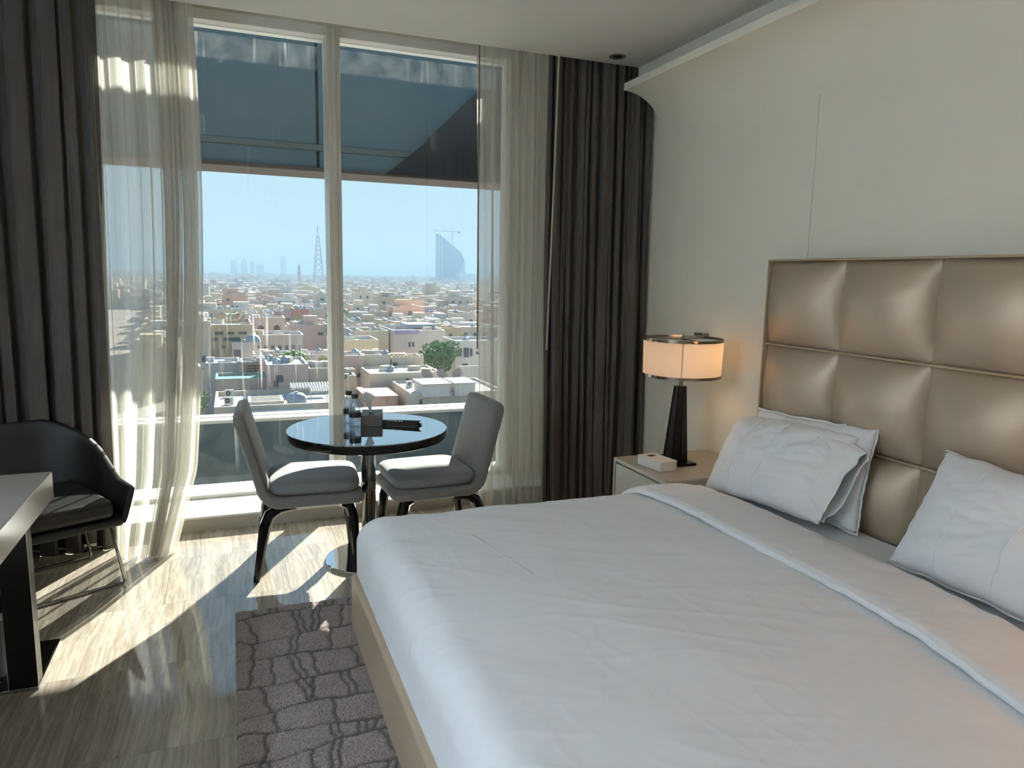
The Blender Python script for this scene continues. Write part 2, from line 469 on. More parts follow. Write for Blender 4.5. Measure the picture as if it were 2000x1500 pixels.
# ceiling, ending at the curtain pocket in front of the window
struct(boxp('ceiling', (X0, YB, ZC), (2.35, 4.0, ZC + 0.3), CEIL))
pk = MB().box((X0, 4.0, 2.98), (X1, 4.70, 3.10))
struct(pk.build('trim_1', CEIL))                                   # lid of the curtain pocket
struct(boxp('trim_2', (2.35, YB, 2.587), (X1, 4.0, ZC + 0.3), COVE))   # top of the light cove
struct(boxp('wall_left', (X0 - 0.15, YB, 0), (X0, 4.9, 3.0), WALL))
struct(boxp('wall_back', (X0 - 0.15, YB - 0.15, 0), (X1 + 0.15, YB, 3.0), WALL))
wr = struct(boxp('wall_right', (X1 + 0.012, YB, 0), (X1 + 0.15, 4.9, 3.0), LACQ_DK))
for ya, yb in ((2.657, 4.75), (1.10, 2.654), (-0.45, 1.097), (YB, -0.453)):
    boxp('wall_panel', (X1, ya, 0.0), (X1 + 0.012, yb, 2.95), WALL, wr, bevel=0.0015)
# curved cove along the head wall: lip, curved underside that runs out into the wall
prof = []
for k in range(33):
    a = k / 32 * PI / 2
    prof.append((X1 - 0.285 + 0.284 * math.sin(a), 2.29 + 0.268 * math.cos(a)))
poly = prof[::-1] + [(X1 - 0.285, 2.598), (X1 - 0.265, 2.598), (X1 - 0.21, 2.585), (2.349, 2.585), (2.349, 2.56), (X1, 2.56)]
cv = MB().prism(poly, lambda a, b, d: (a, d, b), YB, 3.93)
struct(cv.build('trim_3', WALL, smooth=True))
# dropped soffit along the left wall
struct(boxp('trim_4', (X0, 1.0, 2.60), (-0.985, 3.72, ZC), CEIL, bevel=0.004))
# window wall beside the glass
struct(boxp('wall_window', (1.80, 4.55, 0.0), (X1 + 0.012, 4.9, 2.98), WALL))
struct(boxp('wall_window_far', (X0, 4.55, 0.0), (-0.95, 4.9, 2.98), WALL))
struct(boxp('wall_above_window', (-0.95, 4.58, 2.885), (1.80, 4.68, 2.98), WALL))
# low step below the window
st = struct(boxp('window_sill_1', (X0, YC, -0.12), (X1, 4.9, 0.07), LACQUER, bevel=0.003))
st.name = 'trim_5'
struct(boxp('trim_6', (X0, YC - 0.008, 0.07), (X1, 4.9, 0.083), WHITE_TRIM, bevel=0.003))

# ------------------------------------------------------------------ window
win = struct(empty('window_1', (0.35, 4.65, 0.083)))
def wpart(name, a, b, mat, bevel=0.003):
    o = boxp(name, a, b, mat, None, bevel=bevel)
    o.parent = win; o.location = (-0.35, -4.65, -0.083)
    return o
wpart('head_frame', (-0.95, 4.56, 2.827), (1.80, 4.72, 2.885), WHITE_TRIM)
wpart('bottom_frame', (-0.95, 4.58, 0.083), (1.80, 4.72, 0.105), WHITE_TRIM)
wpart('mullion', (0.566, 4.50, 0.083), (0.640, 4.72, 2.86), ALU)
wpart('mullion_face', (0.590, 4.492, 0.083), (0.616, 4.50, 2.86), ALU)
wpart('jamb', (1.74, 4.56, 0.105), (1.80, 4.72, 2.827), ALU)
wpart('jamb', (-0.95, 4.56, 0.105), (-0.89, 4.72, 2.827), ALU)
wpart('pane', (-0.89, 4.646, 0.105), (0.566, 4.654, 2.827), GLASS, 0)
wpart('pane', (0.640, 4.646, 0.105), (1.74, 4.654, 2.827), GLASS, 0)

# ------------------------------------------------------------------ outer frame of the facade
par = tag(empty('facade_parapet', (0, 5.85, -0.8)), 'white topped parapet with dark inner face outside the window', 'parapet')
def fpart(root, name, a, b, mat, bevel=0.004):
    o = boxp(name, a, b, mat, None, bevel=bevel)
    o.parent = root; o.location = tuple(-c for c in root.location)
    return o
fpart(par, 'inner_panel', (-5, 5.76, -1.2), (7, 5.80, 0.31), FACADE_D)
fpart(par, 'coping', (-5, 5.74, 0.31), (7, 5.86, 0.336), FACADE_W)
fpart(par, 'coping', (-5, 5.865, 0.30), (7, 5.98, 0.340), FACADE_W)
fpart(par, 'outer_wall', (-5, 5.80, -6), (7, 5.95, 0.30), FACADE_W)
fpart(par, 'gutter_floor', (-5, 4.91, -1.25), (7, 5.80, -1.2), FACADE_D)
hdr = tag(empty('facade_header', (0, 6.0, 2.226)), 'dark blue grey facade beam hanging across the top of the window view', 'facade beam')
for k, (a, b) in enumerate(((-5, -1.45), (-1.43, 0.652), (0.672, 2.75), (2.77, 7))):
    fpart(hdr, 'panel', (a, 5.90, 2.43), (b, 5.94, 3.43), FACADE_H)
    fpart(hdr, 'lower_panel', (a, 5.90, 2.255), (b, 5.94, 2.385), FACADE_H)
fpart(hdr, 'reflection_strip', (-5, 5.892, 2.385), (7, 5.94, 2.43), FACADE_L)  # paler band coloured to imitate a reflection along the beam
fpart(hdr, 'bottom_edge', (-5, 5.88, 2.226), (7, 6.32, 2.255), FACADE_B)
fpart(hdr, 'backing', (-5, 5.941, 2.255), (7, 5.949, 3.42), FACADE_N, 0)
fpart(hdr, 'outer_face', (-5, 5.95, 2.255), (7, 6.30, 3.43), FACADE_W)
gp = MB().prism([(1.195, 2.25), (1.50, 2.50), (1.56, 2.575), (1.95, 2.95), (4.2, 2.95), (4.2, 2.25)], lambda a, b, d: (a, d, b), 5.86, 5.889)  # dark plate added in the shape of a diagonal shadow on the beam
tag(gp.build('shadow_plate', FACADE_N), 'near-black plate shaped as a slanted shadow on the facade beam at right', 'shadow_shape')
# the building's own outer wall around the window
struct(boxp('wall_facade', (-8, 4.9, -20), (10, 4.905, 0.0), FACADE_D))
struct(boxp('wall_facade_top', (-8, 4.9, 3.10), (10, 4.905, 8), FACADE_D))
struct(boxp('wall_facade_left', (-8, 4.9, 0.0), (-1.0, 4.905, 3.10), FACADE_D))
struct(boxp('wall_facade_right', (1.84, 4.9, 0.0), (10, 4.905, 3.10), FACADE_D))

# ------------------------------------------------------------------ curtains
def curtain(name, mat, top, bot, yt, yb, zt, zb, widths, amp, seed, thick=0.0, bulge=None, nv=48, fine=0.25):
    rnd = random.Random(seed)
    n = len(widths)
    ph = [rnd.uniform(-0.9, 0.9) for _ in range(n)]
    am = [rnd.uniform(0.55, 1.3) for _ in range(n)]
    sk = [rnd.uniform(-0.5, 0.5) for _ in range(n)]
    wd = np.cumsum([0] + list(widths)); wd = wd / wd[-1]
    nu = n * 22
    # every fold gets the same number of columns, so narrow folds stay round
    def fn(uu, v):
        q = uu * n; k = min(int(q), n - 1); t = q - k
        u = wd[k] + (wd[k + 1] - wd[k]) * t
        s = math.sin(2 * PI * t + sk[k] * math.sin(2 * PI * t))
        a = amp * am[k] * (0.55 + 0.55 * v)
        tt = v ** 1.25
        x = (top[0] + (top[1] - top[0]) * u) * (1 - tt) + (bot[0] + (bot[1] - bot[0]) * u) * tt
        y = yt + (yb - yt) * v ** 1.5 + a * s
        x += -0.30 * amp * am[k] * math.sin(4 * PI * t) + 0.014 * math.sin(3.2 * v + ph[k] * 3) * v
        y += fine * amp * math.sin(2 * PI * t * 3 + ph[k] * 5 + 1.5 * v) * (1 - 0.6 * v)
        y += 0.014 * noise.noise(Vector((x * 5, v * 3.0, seed))) * (0.3 + v)
        if bulge: x, y = bulge(u, v, x, y)
        return (x, y, zt + (zb - zt) * v)
    o = MB().grid(fn, nu, nv).build(name, mat, smooth=True)
    if thick:
        s = o.modifiers.new('thickness', 'SOLIDIFY'); s.thickness = thick
    return o
def rw(n, seed, lo=0.4, hi=1.7):
    r_ = random.Random(seed)
    return [r_.uniform(lo, hi) for _ in range(n)]

tag(curtain('blackout_drape', DRAPE, (-1.72, -0.555), (-1.72, -0.60), 4.14, 4.12, 2.95, 0.004, rw(13, 31), 0.052, 3, 0.004),
    'dark taupe blackout drape behind the leather armchair', 'curtain', 'floor length curtains')
ld = bpy.data.objects['blackout_drape']
def lsb(u, v, x, y):
    k = max(0.0, (v - 0.45) / 0.55)
    y -= 0.12 * k ** 1.6 * (0.35 + 0.65 * math.sin(PI * min(1, max(0, u))))
    x += 0.045 * math.sin(PI * min(1, v * 1.15)) * u
    if v > 0.86: x -= (v - 0.86) / 0.14 * 0.10 * u
    return x, y
tag(curtain('sheer_curtain', SHEER, (-0.575, -0.145), (-0.60, -0.235), 4.12, 4.02, 2.95, 0.01, [1.0, 1.9, 1.5, 0.42, 0.36, 0.34, 0.30, 0.34, 0.5, 0.7], 0.042, 21, 0, lsb, nv=60),
    'sunlit ivory sheer curtain hanging beside the armchair', 'curtain', 'floor length curtains')
tag(curtain('sheer_curtain', SHEER, (1.362, 1.86), (1.40, 1.86), 4.12, 4.06, 2.95, 0.01, [0.8, 1.0, 0.6, 0.45, 0.5, 0.4, 0.6, 0.5], 0.036, 5, 0, None, nv=60),
    'grey shaded sheer curtain hanging behind the far dining chair', 'curtain', 'floor length curtains')
tag(curtain('blackout_drape', DRAPE, (1.80, 2.485), (1.80, 2.488), 4.05, 4.0, 2.95, 0.004, rw(13, 9), 0.046, 8, 0.004),
    'dark taupe blackout drape hanging beside the nightstand', 'curtain', 'floor length curtains')
w1 = MB().tube([(1.352, 4.06, 2.93), (1.356, 4.06, 2.0), (1.362, 4.06, 1.02)], 0.005, 8)
tag(w1.build('curtain_wand', CHROME_D, smooth=True), 'thin dark curtain wand at the edge of the shaded sheer', 'wand', 'curtain pull wands')
w2 = MB().tube([(1.80, 3.955, 2.93), (1.785, 3.95, 2.0), (1.765, 3.945, 1.02)], 0.005, 8)
tag(w2.build('curtain_wand', LACQUER, smooth=True), 'thin pale curtain wand in front of the taupe drape', 'wand', 'curtain pull wands')
tg = MB().box((-0.745, 4.035, 0.045), (-0.690, 4.04, 0.058))
tgo = tg.build('care_tag', PAPER, ld)

# ------------------------------------------------------------------ ceiling downlight, wall box
dl = tag(empty('downlight', (2.125, 3.86, ZC)), 'small black recessed downlight in the ceiling by the drape', 'downlight')
MB().lathe([(0.030, -0.001), (0.046, -0.006), (0.050, -0.002), (0.050, 0.0), (0.030, 0.0)], 28).build('trim_ring', LACQ_DK, dl, smooth=True)
MB().lathe([(0, -0.0015), (0.031, -0.0015), (0.031, 0.0), (0, 0.0)], 24).build('lens', BLACKGLOSS, dl)
MB().box((-0.004, -0.02, -0.0045), (0.004, 0.006, -0.0015)).build('reflector', CHROME, dl)
sw = tag(empty('wall_control', (2.5, 3.395, 1.142)), 'small grey box on the wall above the lampshade', 'wall box')
MB().box((-0.045, -0.04, -0.014), (0, 0.04, 0.016)).build('housing', CHROME_D, sw, bevel=0.003)
MB().box((-0.05, -0.034, -0.009), (-0.045, 0.034, 0.011)).build('face_plate', LACQ_DK, sw, bevel=0.001)

# ------------------------------------------------------------------ rug
def make_rug():
    rx0, rx1, ry0, ry1 = -0.033, 1.35, 0.25, 3.11
    st = 0.008
    nx, ny = int((rx1 - rx0) / st) + 1, int((ry1 - ry0) / st) + 1
    xs = np.linspace(rx0, rx1, nx); ys = np.linspace(ry0, ry1, ny)
    XX, YY = np.meshgrid(xs, ys, indexing='ij')
    line = np.zeros_like(XX)
    rnd = random.Random(4)
    # cross lines: wobbly, stepped, here and there doubled
    yl = []; y = ry0 + 0.08
    while y < ry1 - 0.05:
        yl.append(y); y += rnd.uniform(0.10, 0.19)
    curves = []
    for y in yl:
        c = np.full(nx, y)
        p1, p2, p3 = rnd.uniform(0, 6), rnd.uniform(0, 6), rnd.uniform(0, 6)
        c = c + 0.020 * np.sin(xs * 7.5 + p1) + 0.006 * np.sin(xs * 21 + p2) + 0.003 * np.sin(xs * 55 + p3)
        for _ in range(4):
            xb = rnd.uniform(rx0, rx1); c = c + rnd.choice((-0.022, 0.022, 0.012)) / (1 + np.exp(-(xs - xb) * 160))
        curves.append(c)
        w = 0.0055 * (1 + 0.4 * np.sin(xs * 13 + p2))
        d = np.abs(YY - c[:, None]) / w[:, None]
        line = np.maximum(line, np.clip(1.5 - d, 0, 1))
    curves.append(np.full(nx, ry1 + 0.1))
    prev = np.full(nx, ry0 - 0.1)
    for c in curves:
        x = rx0 + rnd.uniform(0.02, 0.12)
        while x < rx1:
            lean = rnd.uniform(-0.22, 0.22)
            xm = x + lean * (YY - c[:, None]) + 0.004 * np.sin(YY * 60 + x * 9)
            inside = (YY < c[:, None]) & (YY > prev[:, None])
            d = np.abs(XX - xm) / 0.0055
            line = np.maximum(line, np.where(inside, np.clip(1.5 - d, 0, 1), 0))
            if rnd.random() < 0.35:
                d = np.abs(XX - xm - 0.026) / 0.005
                line = np.maximum(line, np.where(inside, np.clip(1.5 - d, 0, 1), 0))
            x += rnd.choice((0.06, 0.09, 0.12, 0.15, 0.19))
        prev = c
    rs = np.random.RandomState(2)
    Z = 0.014 + rs.uniform(-0.0016, 0.0016, XX.shape) - 0.0055 * line
    edge = np.minimum(np.minimum(XX - rx0, rx1 - XX), np.minimum(YY - ry0, ry1 - YY))
    Z = np.where(edge < 0.5 * st, 0.001, np.where(edge < 1.5 * st, Z * 0.85, Z))
    v = np.stack([XX.ravel(), YY.ravel(), Z.ravel()], 1)
    idx = np.arange(nx * ny).reshape(nx, ny)
    f = np.stack([idx[:-1, :-1].ravel(), idx[1:, :-1].ravel(), idx[1:, 1:].ravel(), idx[:-1, 1:].ravel()], 1)
    me = bpy.data.meshes.new('rug')
    me.from_pydata(v.tolist(), [], f.tolist())
    a = me.attributes.new('line', 'FLOAT', 'POINT'); a.data.foreach_set('value', line.ravel().astype(np.float32))
    me.materials.append(rug_mat())
    me.polygons.foreach_set('use_smooth', [True] * len(me.polygons))
    o = bpy.data.objects.new('area_rug', me); COL.objects.link(o)
    return tag(o, 'grey brown pile rug with a carved grid of dark lines under the bed', 'rug')
make_rug()

# ------------------------------------------------------------------ bed
BY0, BY1 = 0.60, 2.81
HBX = 2.42
bed = tag(empty('bed', (1.4, 1.7, 0.0)), 'king bed with tan leather frame and quilted bronze leather headboard', 'bed')
def bpart(mb, name, mat, parent=None, **k):
    o = mb.build(name, mat, None, **k)
    o.parent = parent or bed
    if not parent: o.location = (-1.4, -1.7, 0)
    return o
bpart(MB().box((0.413, BY0, 0.016), (0.463, BY1, 0.245)), 'foot_rail', LEATHER_T, bevel=0.012, seg=3)
bpart(MB().box((0.463, BY1 - 0.05, 0.016), (HBX - 0.03, BY1, 0.235)), 'side_rail', LEATHER_T, bevel=0.012, seg=3)
bpart(MB().box((0.463, BY0, 0.016), (HBX - 0.03, BY0 + 0.05, 0.235)), 'side_rail', LEATHER_T, bevel=0.012, seg=3)
bpart(MB().tube([(0.44, BY0 + .02, 0.2455), (0.44, BY1 - .02, 0.2455)], 0.004, 8), 'rail_piping', PIPING)
mat_o = bpart(MB().box((0.50, BY0 + 0.05, 0.16), (HBX - 0.035, BY1 - 0.05, 0.455)), 'mattress', LINEN, bevel=0.05, seg=4)
# headboard: backing board, border, one cushion for every quilted square
hb = bpart(MB().box((HBX + 0.020, BY0 - 0.03, 0.016), (X1 - 0.002, BY1 + 0.004, 1.552)), 'headboard', LEATHER, bevel=0.006)
pw, phh = 0.446, 0.3935
def cushion(u, v):
    a, b = 2 * u - 1, 2 * v - 1
    e = (max(0, 1 - abs(a) ** 2.0) * max(0, 1 - abs(b) ** 2.0)) ** 0.70
    pull = 0.0035 * (1 - abs(a)) * 0
    return (-0.098 * e, -a * (pw / 2 - 0.0015) + pull, b * (phh / 2 - 0.0015))
cme = MB().grid(cushion, 33, 33)
cme = cme.mesh('panel', LEATHER)
cme.polygons.foreach_set('use_smooth', [True] * len(cme.polygons))
for r in range(4):
    zc = 1.548 - phh * (r + 0.5)
    for c in range(5):
        yc = BY1 - pw * (c + 0.5)
        if yc < BY0 - 0.2: continue
        share(cme, 'panel', hb, (HBX + 0.020, yc, zc if r < 3 else 1.548 - phh * 3.5))
for r in (1, 2, 3):
    z = 1.548 - phh * r
    MB().tube([(HBX + 0.006, BY0 - 0.02, z), (HBX + 0.006, BY1, z)], 0.0055, 8).build('piping', PIPING, hb)
MB().box((HBX - 0.005, BY0 - 0.03, 1.548), (X1 - 0.003, BY1 + 0.004, 1.557)).build('border', PIPING, hb, bevel=0.002)
MB().box((HBX - 0.005, BY1, 0.3), (X1 - 0.003, BY1 + 0.008, 1.557)).build('border', PIPING, hb, bevel=0.002)

# duvet: one draped sheet with rounded, tucked-in edges and creases
def duvet_z(x, y):
    z = 0.502
    z += 0.008 * noise.noise(Vector((x * 2.1, y * 2.1, 1.3)))
    # fine creases fanning from the middle
    q = Vector((x * 2.2 + y * 0.8, y * 9.0 + x * 4.0, 4.0))
    z += 0.0075 * noise.noise(q) * (0.4 + 0.6 * max(0, noise.noise(Vector((x * 1.7, y * 1.7, 9.0))) + 0.3))
    q2 = Vector((x * 16.0 - y * 5, y * 5.0 + x * 4, 7.0))
    z += 0.0018 * noise.noise(q2)
    # sharp little ridges, longest across the middle of the bed
    n3_ = noise.noise(Vector((x * 2.6 + y * 1.5, y * 6.5 + x * 2.5, 3.0)))
    n4_ = noise.noise(Vector((x * 5.5 - y * 3.0, y * 4.0 + x * 6.0, 8.0)))
    mk = max(0.0, noise.noise(Vector((x * 1.3, y * 1.3, 6.0))) + 0.35)
    z += 0.0045 * mk * ((1 - abs(n3_)) ** 10 + 0.7 * (1 - abs(n4_)) ** 12)
    # quilted bounce near the foot
    z += 0.010 * math.exp(-((x - 0.95) / 0.22) ** 2) * noise.noise(Vector((x * 4, y * 3, 2.2)))
    return z
def make_duvet():
    r = 0.115
    xa, xb, ya, yb = 0.428, 2.02, BY0 + 0.0, BY1 - 0.012
    def wrap(s, a):          # s: arc length from the tucked hem; returns (offset, drop) of a rounded edge
        hang = 0.155
        if s < hang: return 0.0, 0.0, s - hang - r
        t = (s - hang) / (r * PI / 2)
        if t < 1: return r * (1 - math.cos(t * PI / 2)), r, r * math.sin(t * PI / 2) - r
        return r + (s - hang - r * PI / 2), r, 0.0
    Lx = (xb - xa) + 0.155 + r * PI / 2 - r
    Ly = (yb - ya) + 2 * (0.155 + r * PI / 2 - r)
    def fn(u, v):
        sx = u * Lx; ox, _, dx = wrap(sx, 0)
        sy = v * Ly
        if sy < Ly / 2: oy, _, dy = wrap(sy, 0); y = ya + oy
        else: oy, _, dy = wrap(Ly - sy, 0); y = yb - oy
        x = xa + ox
        z = duvet_z(x, y)
        # at the corner the two drops share one rounded fall
        d = -math.hypot(dx, dy) if (dx < 0 and dy < 0) else dx + dy
        d = max(d, -0.262)
        wr = 0.006 * noise.noise(Vector((x * 9, y * 9, z * 5))) + 0.004 * noise.noise(Vector((x * 3, y * 22, 3)))
        k = min(1, -d / 0.12); k2 = k * max(0.0, 1 + d / 0.27)
        if dx < 0: x += wr * k2 * 2.0 + 0.008 * k
        if dy < 0: y += (wr * k2) * (1 if sy < Ly / 2 else -1)
        puck = 0.006 * max(0, noise.noise(Vector((x * 7, y * 13, 11)))) * max(0, 1 - abs(x - (xa + 0.16)) / 0.13)
        return (x, y, z + d + puck)
    mb = MB().grid(fn, 260, 330)
    return mb.build('duvet', LINEN, smooth=True)
dv = tag(make_duvet(), 'smooth white duvet spread over the bed with a turned-down top', 'duvet')
def fold(u, v):
    y = BY0 + 0.0 + (BY1 - 0.015 - BY0) * v
    e = 1.718 + 0.012 * math.sin(v * 7) + 0.010 * noise.noise(Vector((y * 9, 0, 2))) - 0.11 * (max(0, 1.75 - y) / 0.75) ** 2 - 0.08 * (max(0, y - 2.3) / 0.41) ** 2
    pts = [(0.018, 0.004), (0.002, 0.007), (0.0, 0.016), (0.004, 0.026), (0.022, 0.034), (0.06, 0.036), (0.12, 0.034), (0.19, 0.032), (0.26, 0.026), (0.32, 0.015), (0.37, -0.015), (0.40, -0.05)]
    k = u * (len(pts) - 1); i = min(int(k), len(pts) - 2); t = k - i
    px = pts[i][0] * (1 - t) + pts[i + 1][0] * t; pz = pts[i][1] * (1 - t) + pts[i + 1][1] * t
    x = e + px
    z = 0.502 + pz + 0.005 * noise.noise(Vector((x * 10, y * 14, 6))) * (1 if u > 0.2 else 0.3)
    z += 0.004 * noise.noise(Vector((x * 26, y * 40, 1))) * math.exp(-((px - 0.045) / 0.05) ** 2)
    side = min(1, (BY1 - 0.015 - y) / 0.14)
    if side < 1: z -= 0.13 * (1 - math.sqrt(max(0, 1 - (1 - side) ** 2)))
    side2 = min(1, (y - BY0) / 0.12)
    if side2 < 1: z -= 0.13 * (1 - math.sqrt(max(0, 1 - (1 - side2) ** 2)))
    return (x, y, z)
MB().grid(fold, 45, 260).build('turned_down_hem', LINEN, dv, smooth=True)
def stitch(pts, parent, rad=0.0016, mat=STITCH):
    MB().tube(pts, rad, 6).build('stitch_line', mat, parent)
stitch([(0.80 + 0.01 * k, 2.42 - 0.05 * k, duvet_z(0.80 + 0.01 * k, 2.42 - 0.05 * k) + 0.0003) for k in range(9)], dv, 0.0011)

# pillows
def pillow(name, w, h, t, seed, label, sag=0.0, flange=0.0, seams=(), loose=0.0):
    root = tag(empty(name), label, 'pillow', 'white bed pillows')
    rnd = random.Random(seed)
    def surf(a, b, sgn):
        e = max(0.0, (1 - abs(a) ** 2.8)) ** 0.55 * max(0.0, (1 - abs(b) ** 2.8)) ** 0.55
        pin = 1 - 0.10 * (abs(a) ** 3) * (1 - abs(b) ** 2) * 0 - 0.055 * (1 - abs(a) ** 2) * abs(b) ** 2
        pin2 = 1 - 0.055 * (1 - abs(b) ** 2) * abs(a) ** 2
        x = a * w / 2 * pin2; z = b * h / 2 * pin
        z -= sag * (1 - b) * 0.0 + sag * (a * a) * (1 if b > 0 else 0) * b
        y = sgn * t / 2 * e
        n1 = noise.noise(Vector((a * 2.2 + seed, b * 2.2, sgn)))
        rad = noise.noise(Vector((math.atan2(b, a) * 3.2 + seed * 3, math.hypot(a, b) * 1.3, 5)))
        y += sgn * (0.016 * n1 * e + 0.020 * rad * e * min(1, math.hypot(a, b)))
        y += sgn * 0.006 * e * noise.noise(Vector((a * 9 + seed, b * 3.5 + a * 2, 8)))
        rd = (1 - abs(noise.noise(Vector((a * 2.2 + b * 1.2 + seed, b * 3.4 - a * 1.5, 4 + sgn))))) ** 9 + (1 - abs(noise.noise(Vector((a * 3.5 - b * 2.5, b * 2.0 + a * 2.0 + seed, 9 + sgn))))) ** 11
        y += sgn * 0.0042 * rd * e
        # creases run in from the corners
        cr = noise.noise(Vector(((a + b) * 7 + seed, (a - b) * 1.2, sgn * 2)))
        y += sgn * 0.016 * cr * e * (abs(a) * abs(b)) ** 0.7
        x += 0.006 * noise.noise(Vector((b * 5, seed, 1))); z += 0.010 * noise.noise(Vector((a * 4, seed, 2)))
        return (x, y, z)
    mb = MB()
    n = 60
    mb.grid(lambda u, v: surf(2 * u - 1, 2 * v - 1, -1), n, n)
    mb.grid(lambda u, v: surf(2 * u - 1, 2 * v - 1, 1), n, n)
    o = mb.build('case', LINEN2, root, smooth=True)
    bm = bmesh.new(); bm.from_mesh(o.data)
    bmesh.ops.remove_doubles(bm, verts=bm.verts, dist=0.0006)
    bmesh.ops.recalc_face_normals(bm, faces=bm.faces)
    bm.to_mesh(o.data); bm.free()
    o.data.polygons.foreach_set('use_smooth', [True] * len(o.data.polygons))
    for (a0, a1) in seams:
        pts = []
        for k in range(25):
            b = -0.93 + 1.86 * k / 24
            a = a0 + (a1 - a0) * (b + 0.93) / 1.86
            p = surf(a, b, -1); pts.append((p[0], p[1] - 0.0008, p[2]))
        MB().tube(pts, 0.0022, 6).build('seam', LINEN2, root, smooth=True)
    if loose:
        # open end of the case hanging past the filling
        def sl(u, v):
            w_ = 2 * PI * u; c_, s_ = math.cos(w_), math.sin(w_)
            a0 = 0.62
            hh = h / 2 * (0.90 - 0.16 * v); tt = t / 2 * (0.80 - 0.52 * v)
            x = w / 2 * a0 + (w / 2 * (1 - a0) + loose) * v + 0.03 * s_ * v
            z = hh * math.copysign(abs(s_) ** 0.7, s_) - 0.035 * v * v
            y = tt * math.copysign(abs(c_) ** 0.8, c_)
            wr_ = noise.noise(Vector((c_ * 2.4 + seed, s_ * 2.4, v * 2.5)))
            return (x + 0.015 * v * noise.noise(Vector((c_ * 3, s_ * 3, 7))), y * (1 + 0.55 * wr_ * v), z * (1 + 0.06 * wr_))
        f = MB().grid(sl, 72, 26, wrap_u=True).build('case_end', LINEN2, root, smooth=True)
        f.modifiers.new('thickness', 'SOLIDIFY').thickness = 0.002
    if flange:
        def fl(u, v):
            q = u * 4; k = int(min(q, 3.999)); tt = q - k
            c = [(-1, -1), (1, -1), (1, 1), (-1, 1), (-1, -1)]
            a = c[k][0] + (c[k + 1][0] - c[k][0]) * tt; b = c[k][1] + (c[k + 1][1] - c[k][1]) * tt
            p = surf(a * 0.995, b * 0.995, 1)
            ex = flange * v
            return (p[0] + a * ex, p[1] + 0.010 * v * noise.noise(Vector((u * 60, seed, 0))), p[2] + b * ex)
        f = MB().grid(fl, 160, 4, wrap_u=True).build('flange', LINEN2, root, smooth=True)
        s = f.modifiers.new('thickness', 'SOLIDIFY'); s.thickness = 0.003
    return root
# local frame: x = width, -y = front, z = height
def place(o, bottom, lean, yaw, roll, h):
    """stand the pillow on its lower edge at `bottom`, leaning back"""
    up = Matrix.Rotation(yaw, 4, 'Z') @ Matrix.Rotation(-lean, 4, 'X') @ Matrix.Rotation(roll, 4, 'Y')
    o.matrix_world = Matrix.Translation(bottom) @ up @ Matrix.Translation((0, 0, h / 2))
# front faces -X: local -y -> world -x, so yaw = -90 deg
p_back = pillow('pillow', 0.68, 0.42, 0.13, 7, 'white pillow leaning on the headboard behind the other pillow beside the lamp', 0.0, 0.010)
place(p_back, (2.262, 2.37, 0.455), R(13), R(-90), R(-3.5), 0.42)
p_front = pillow('pillow', 0.70, 0.42, 0.19, 3, 'front white pillow of the pair beside the bedside lamp', 0.03, 0.0, ((-0.46, -0.40), (0.0, 0.10)), 0.035)
place(p_front, (2.105, 2.425, 0.485), R(31), R(-90), R(-4), 0.42)
p_right = pillow('pillow', 0.78, 0.44, 0.20, 12, 'white pillow with two seams at the right edge of the photo', 0.0, 0.006, ((-0.52, -0.46), (-0.02, 0.08), (0.5, 0.56)))
place(p_right, (2.11, 1.36, 0.485), R(30), R(-90), R(1), 0.44)

# ------------------------------------------------------------------ nightstands and lamps
def make_nightstand(label):
    t = tag(empty('nightstand', (2.19, 3.06, 0)), label, 'nightstand', 'bedside cabinets')
    MB().box((-0.275, -0.235, 0.05), (0.305, 0.235, 0.482)).build('body', LACQUER, t, bevel=0.002)
    MB().box((-0.295, -0.25, 0.482), (0.308, 0.25, 0.50)).build('top', LACQUER, t, bevel=0.002)
    MB().box((-0.295, 0.235, 0.03), (0.308, 0.25, 0.482)).build('side_panel', LACQUER, t, bevel=0.002)
    MB().box((-0.295, -0.25, 0.03), (0.308, -0.235, 0.482)).build('side_panel', LACQUER, t, bevel=0.002)
    for z0, z1 in ((0.06, 0.262), (0.268, 0.472)):
        MB().box((-0.292, -0.228, z0), (-0.275, 0.228, z1)).build('drawer', LACQUER, t, bevel=0.002)
    MB().box((-0.25, -0.21, 0.0), (0.28, 0.21, 0.05)).build('plinth', LACQ_DK, t)
    return t
ns = make_nightstand('greige lacquer nightstand between the drape and the bed')
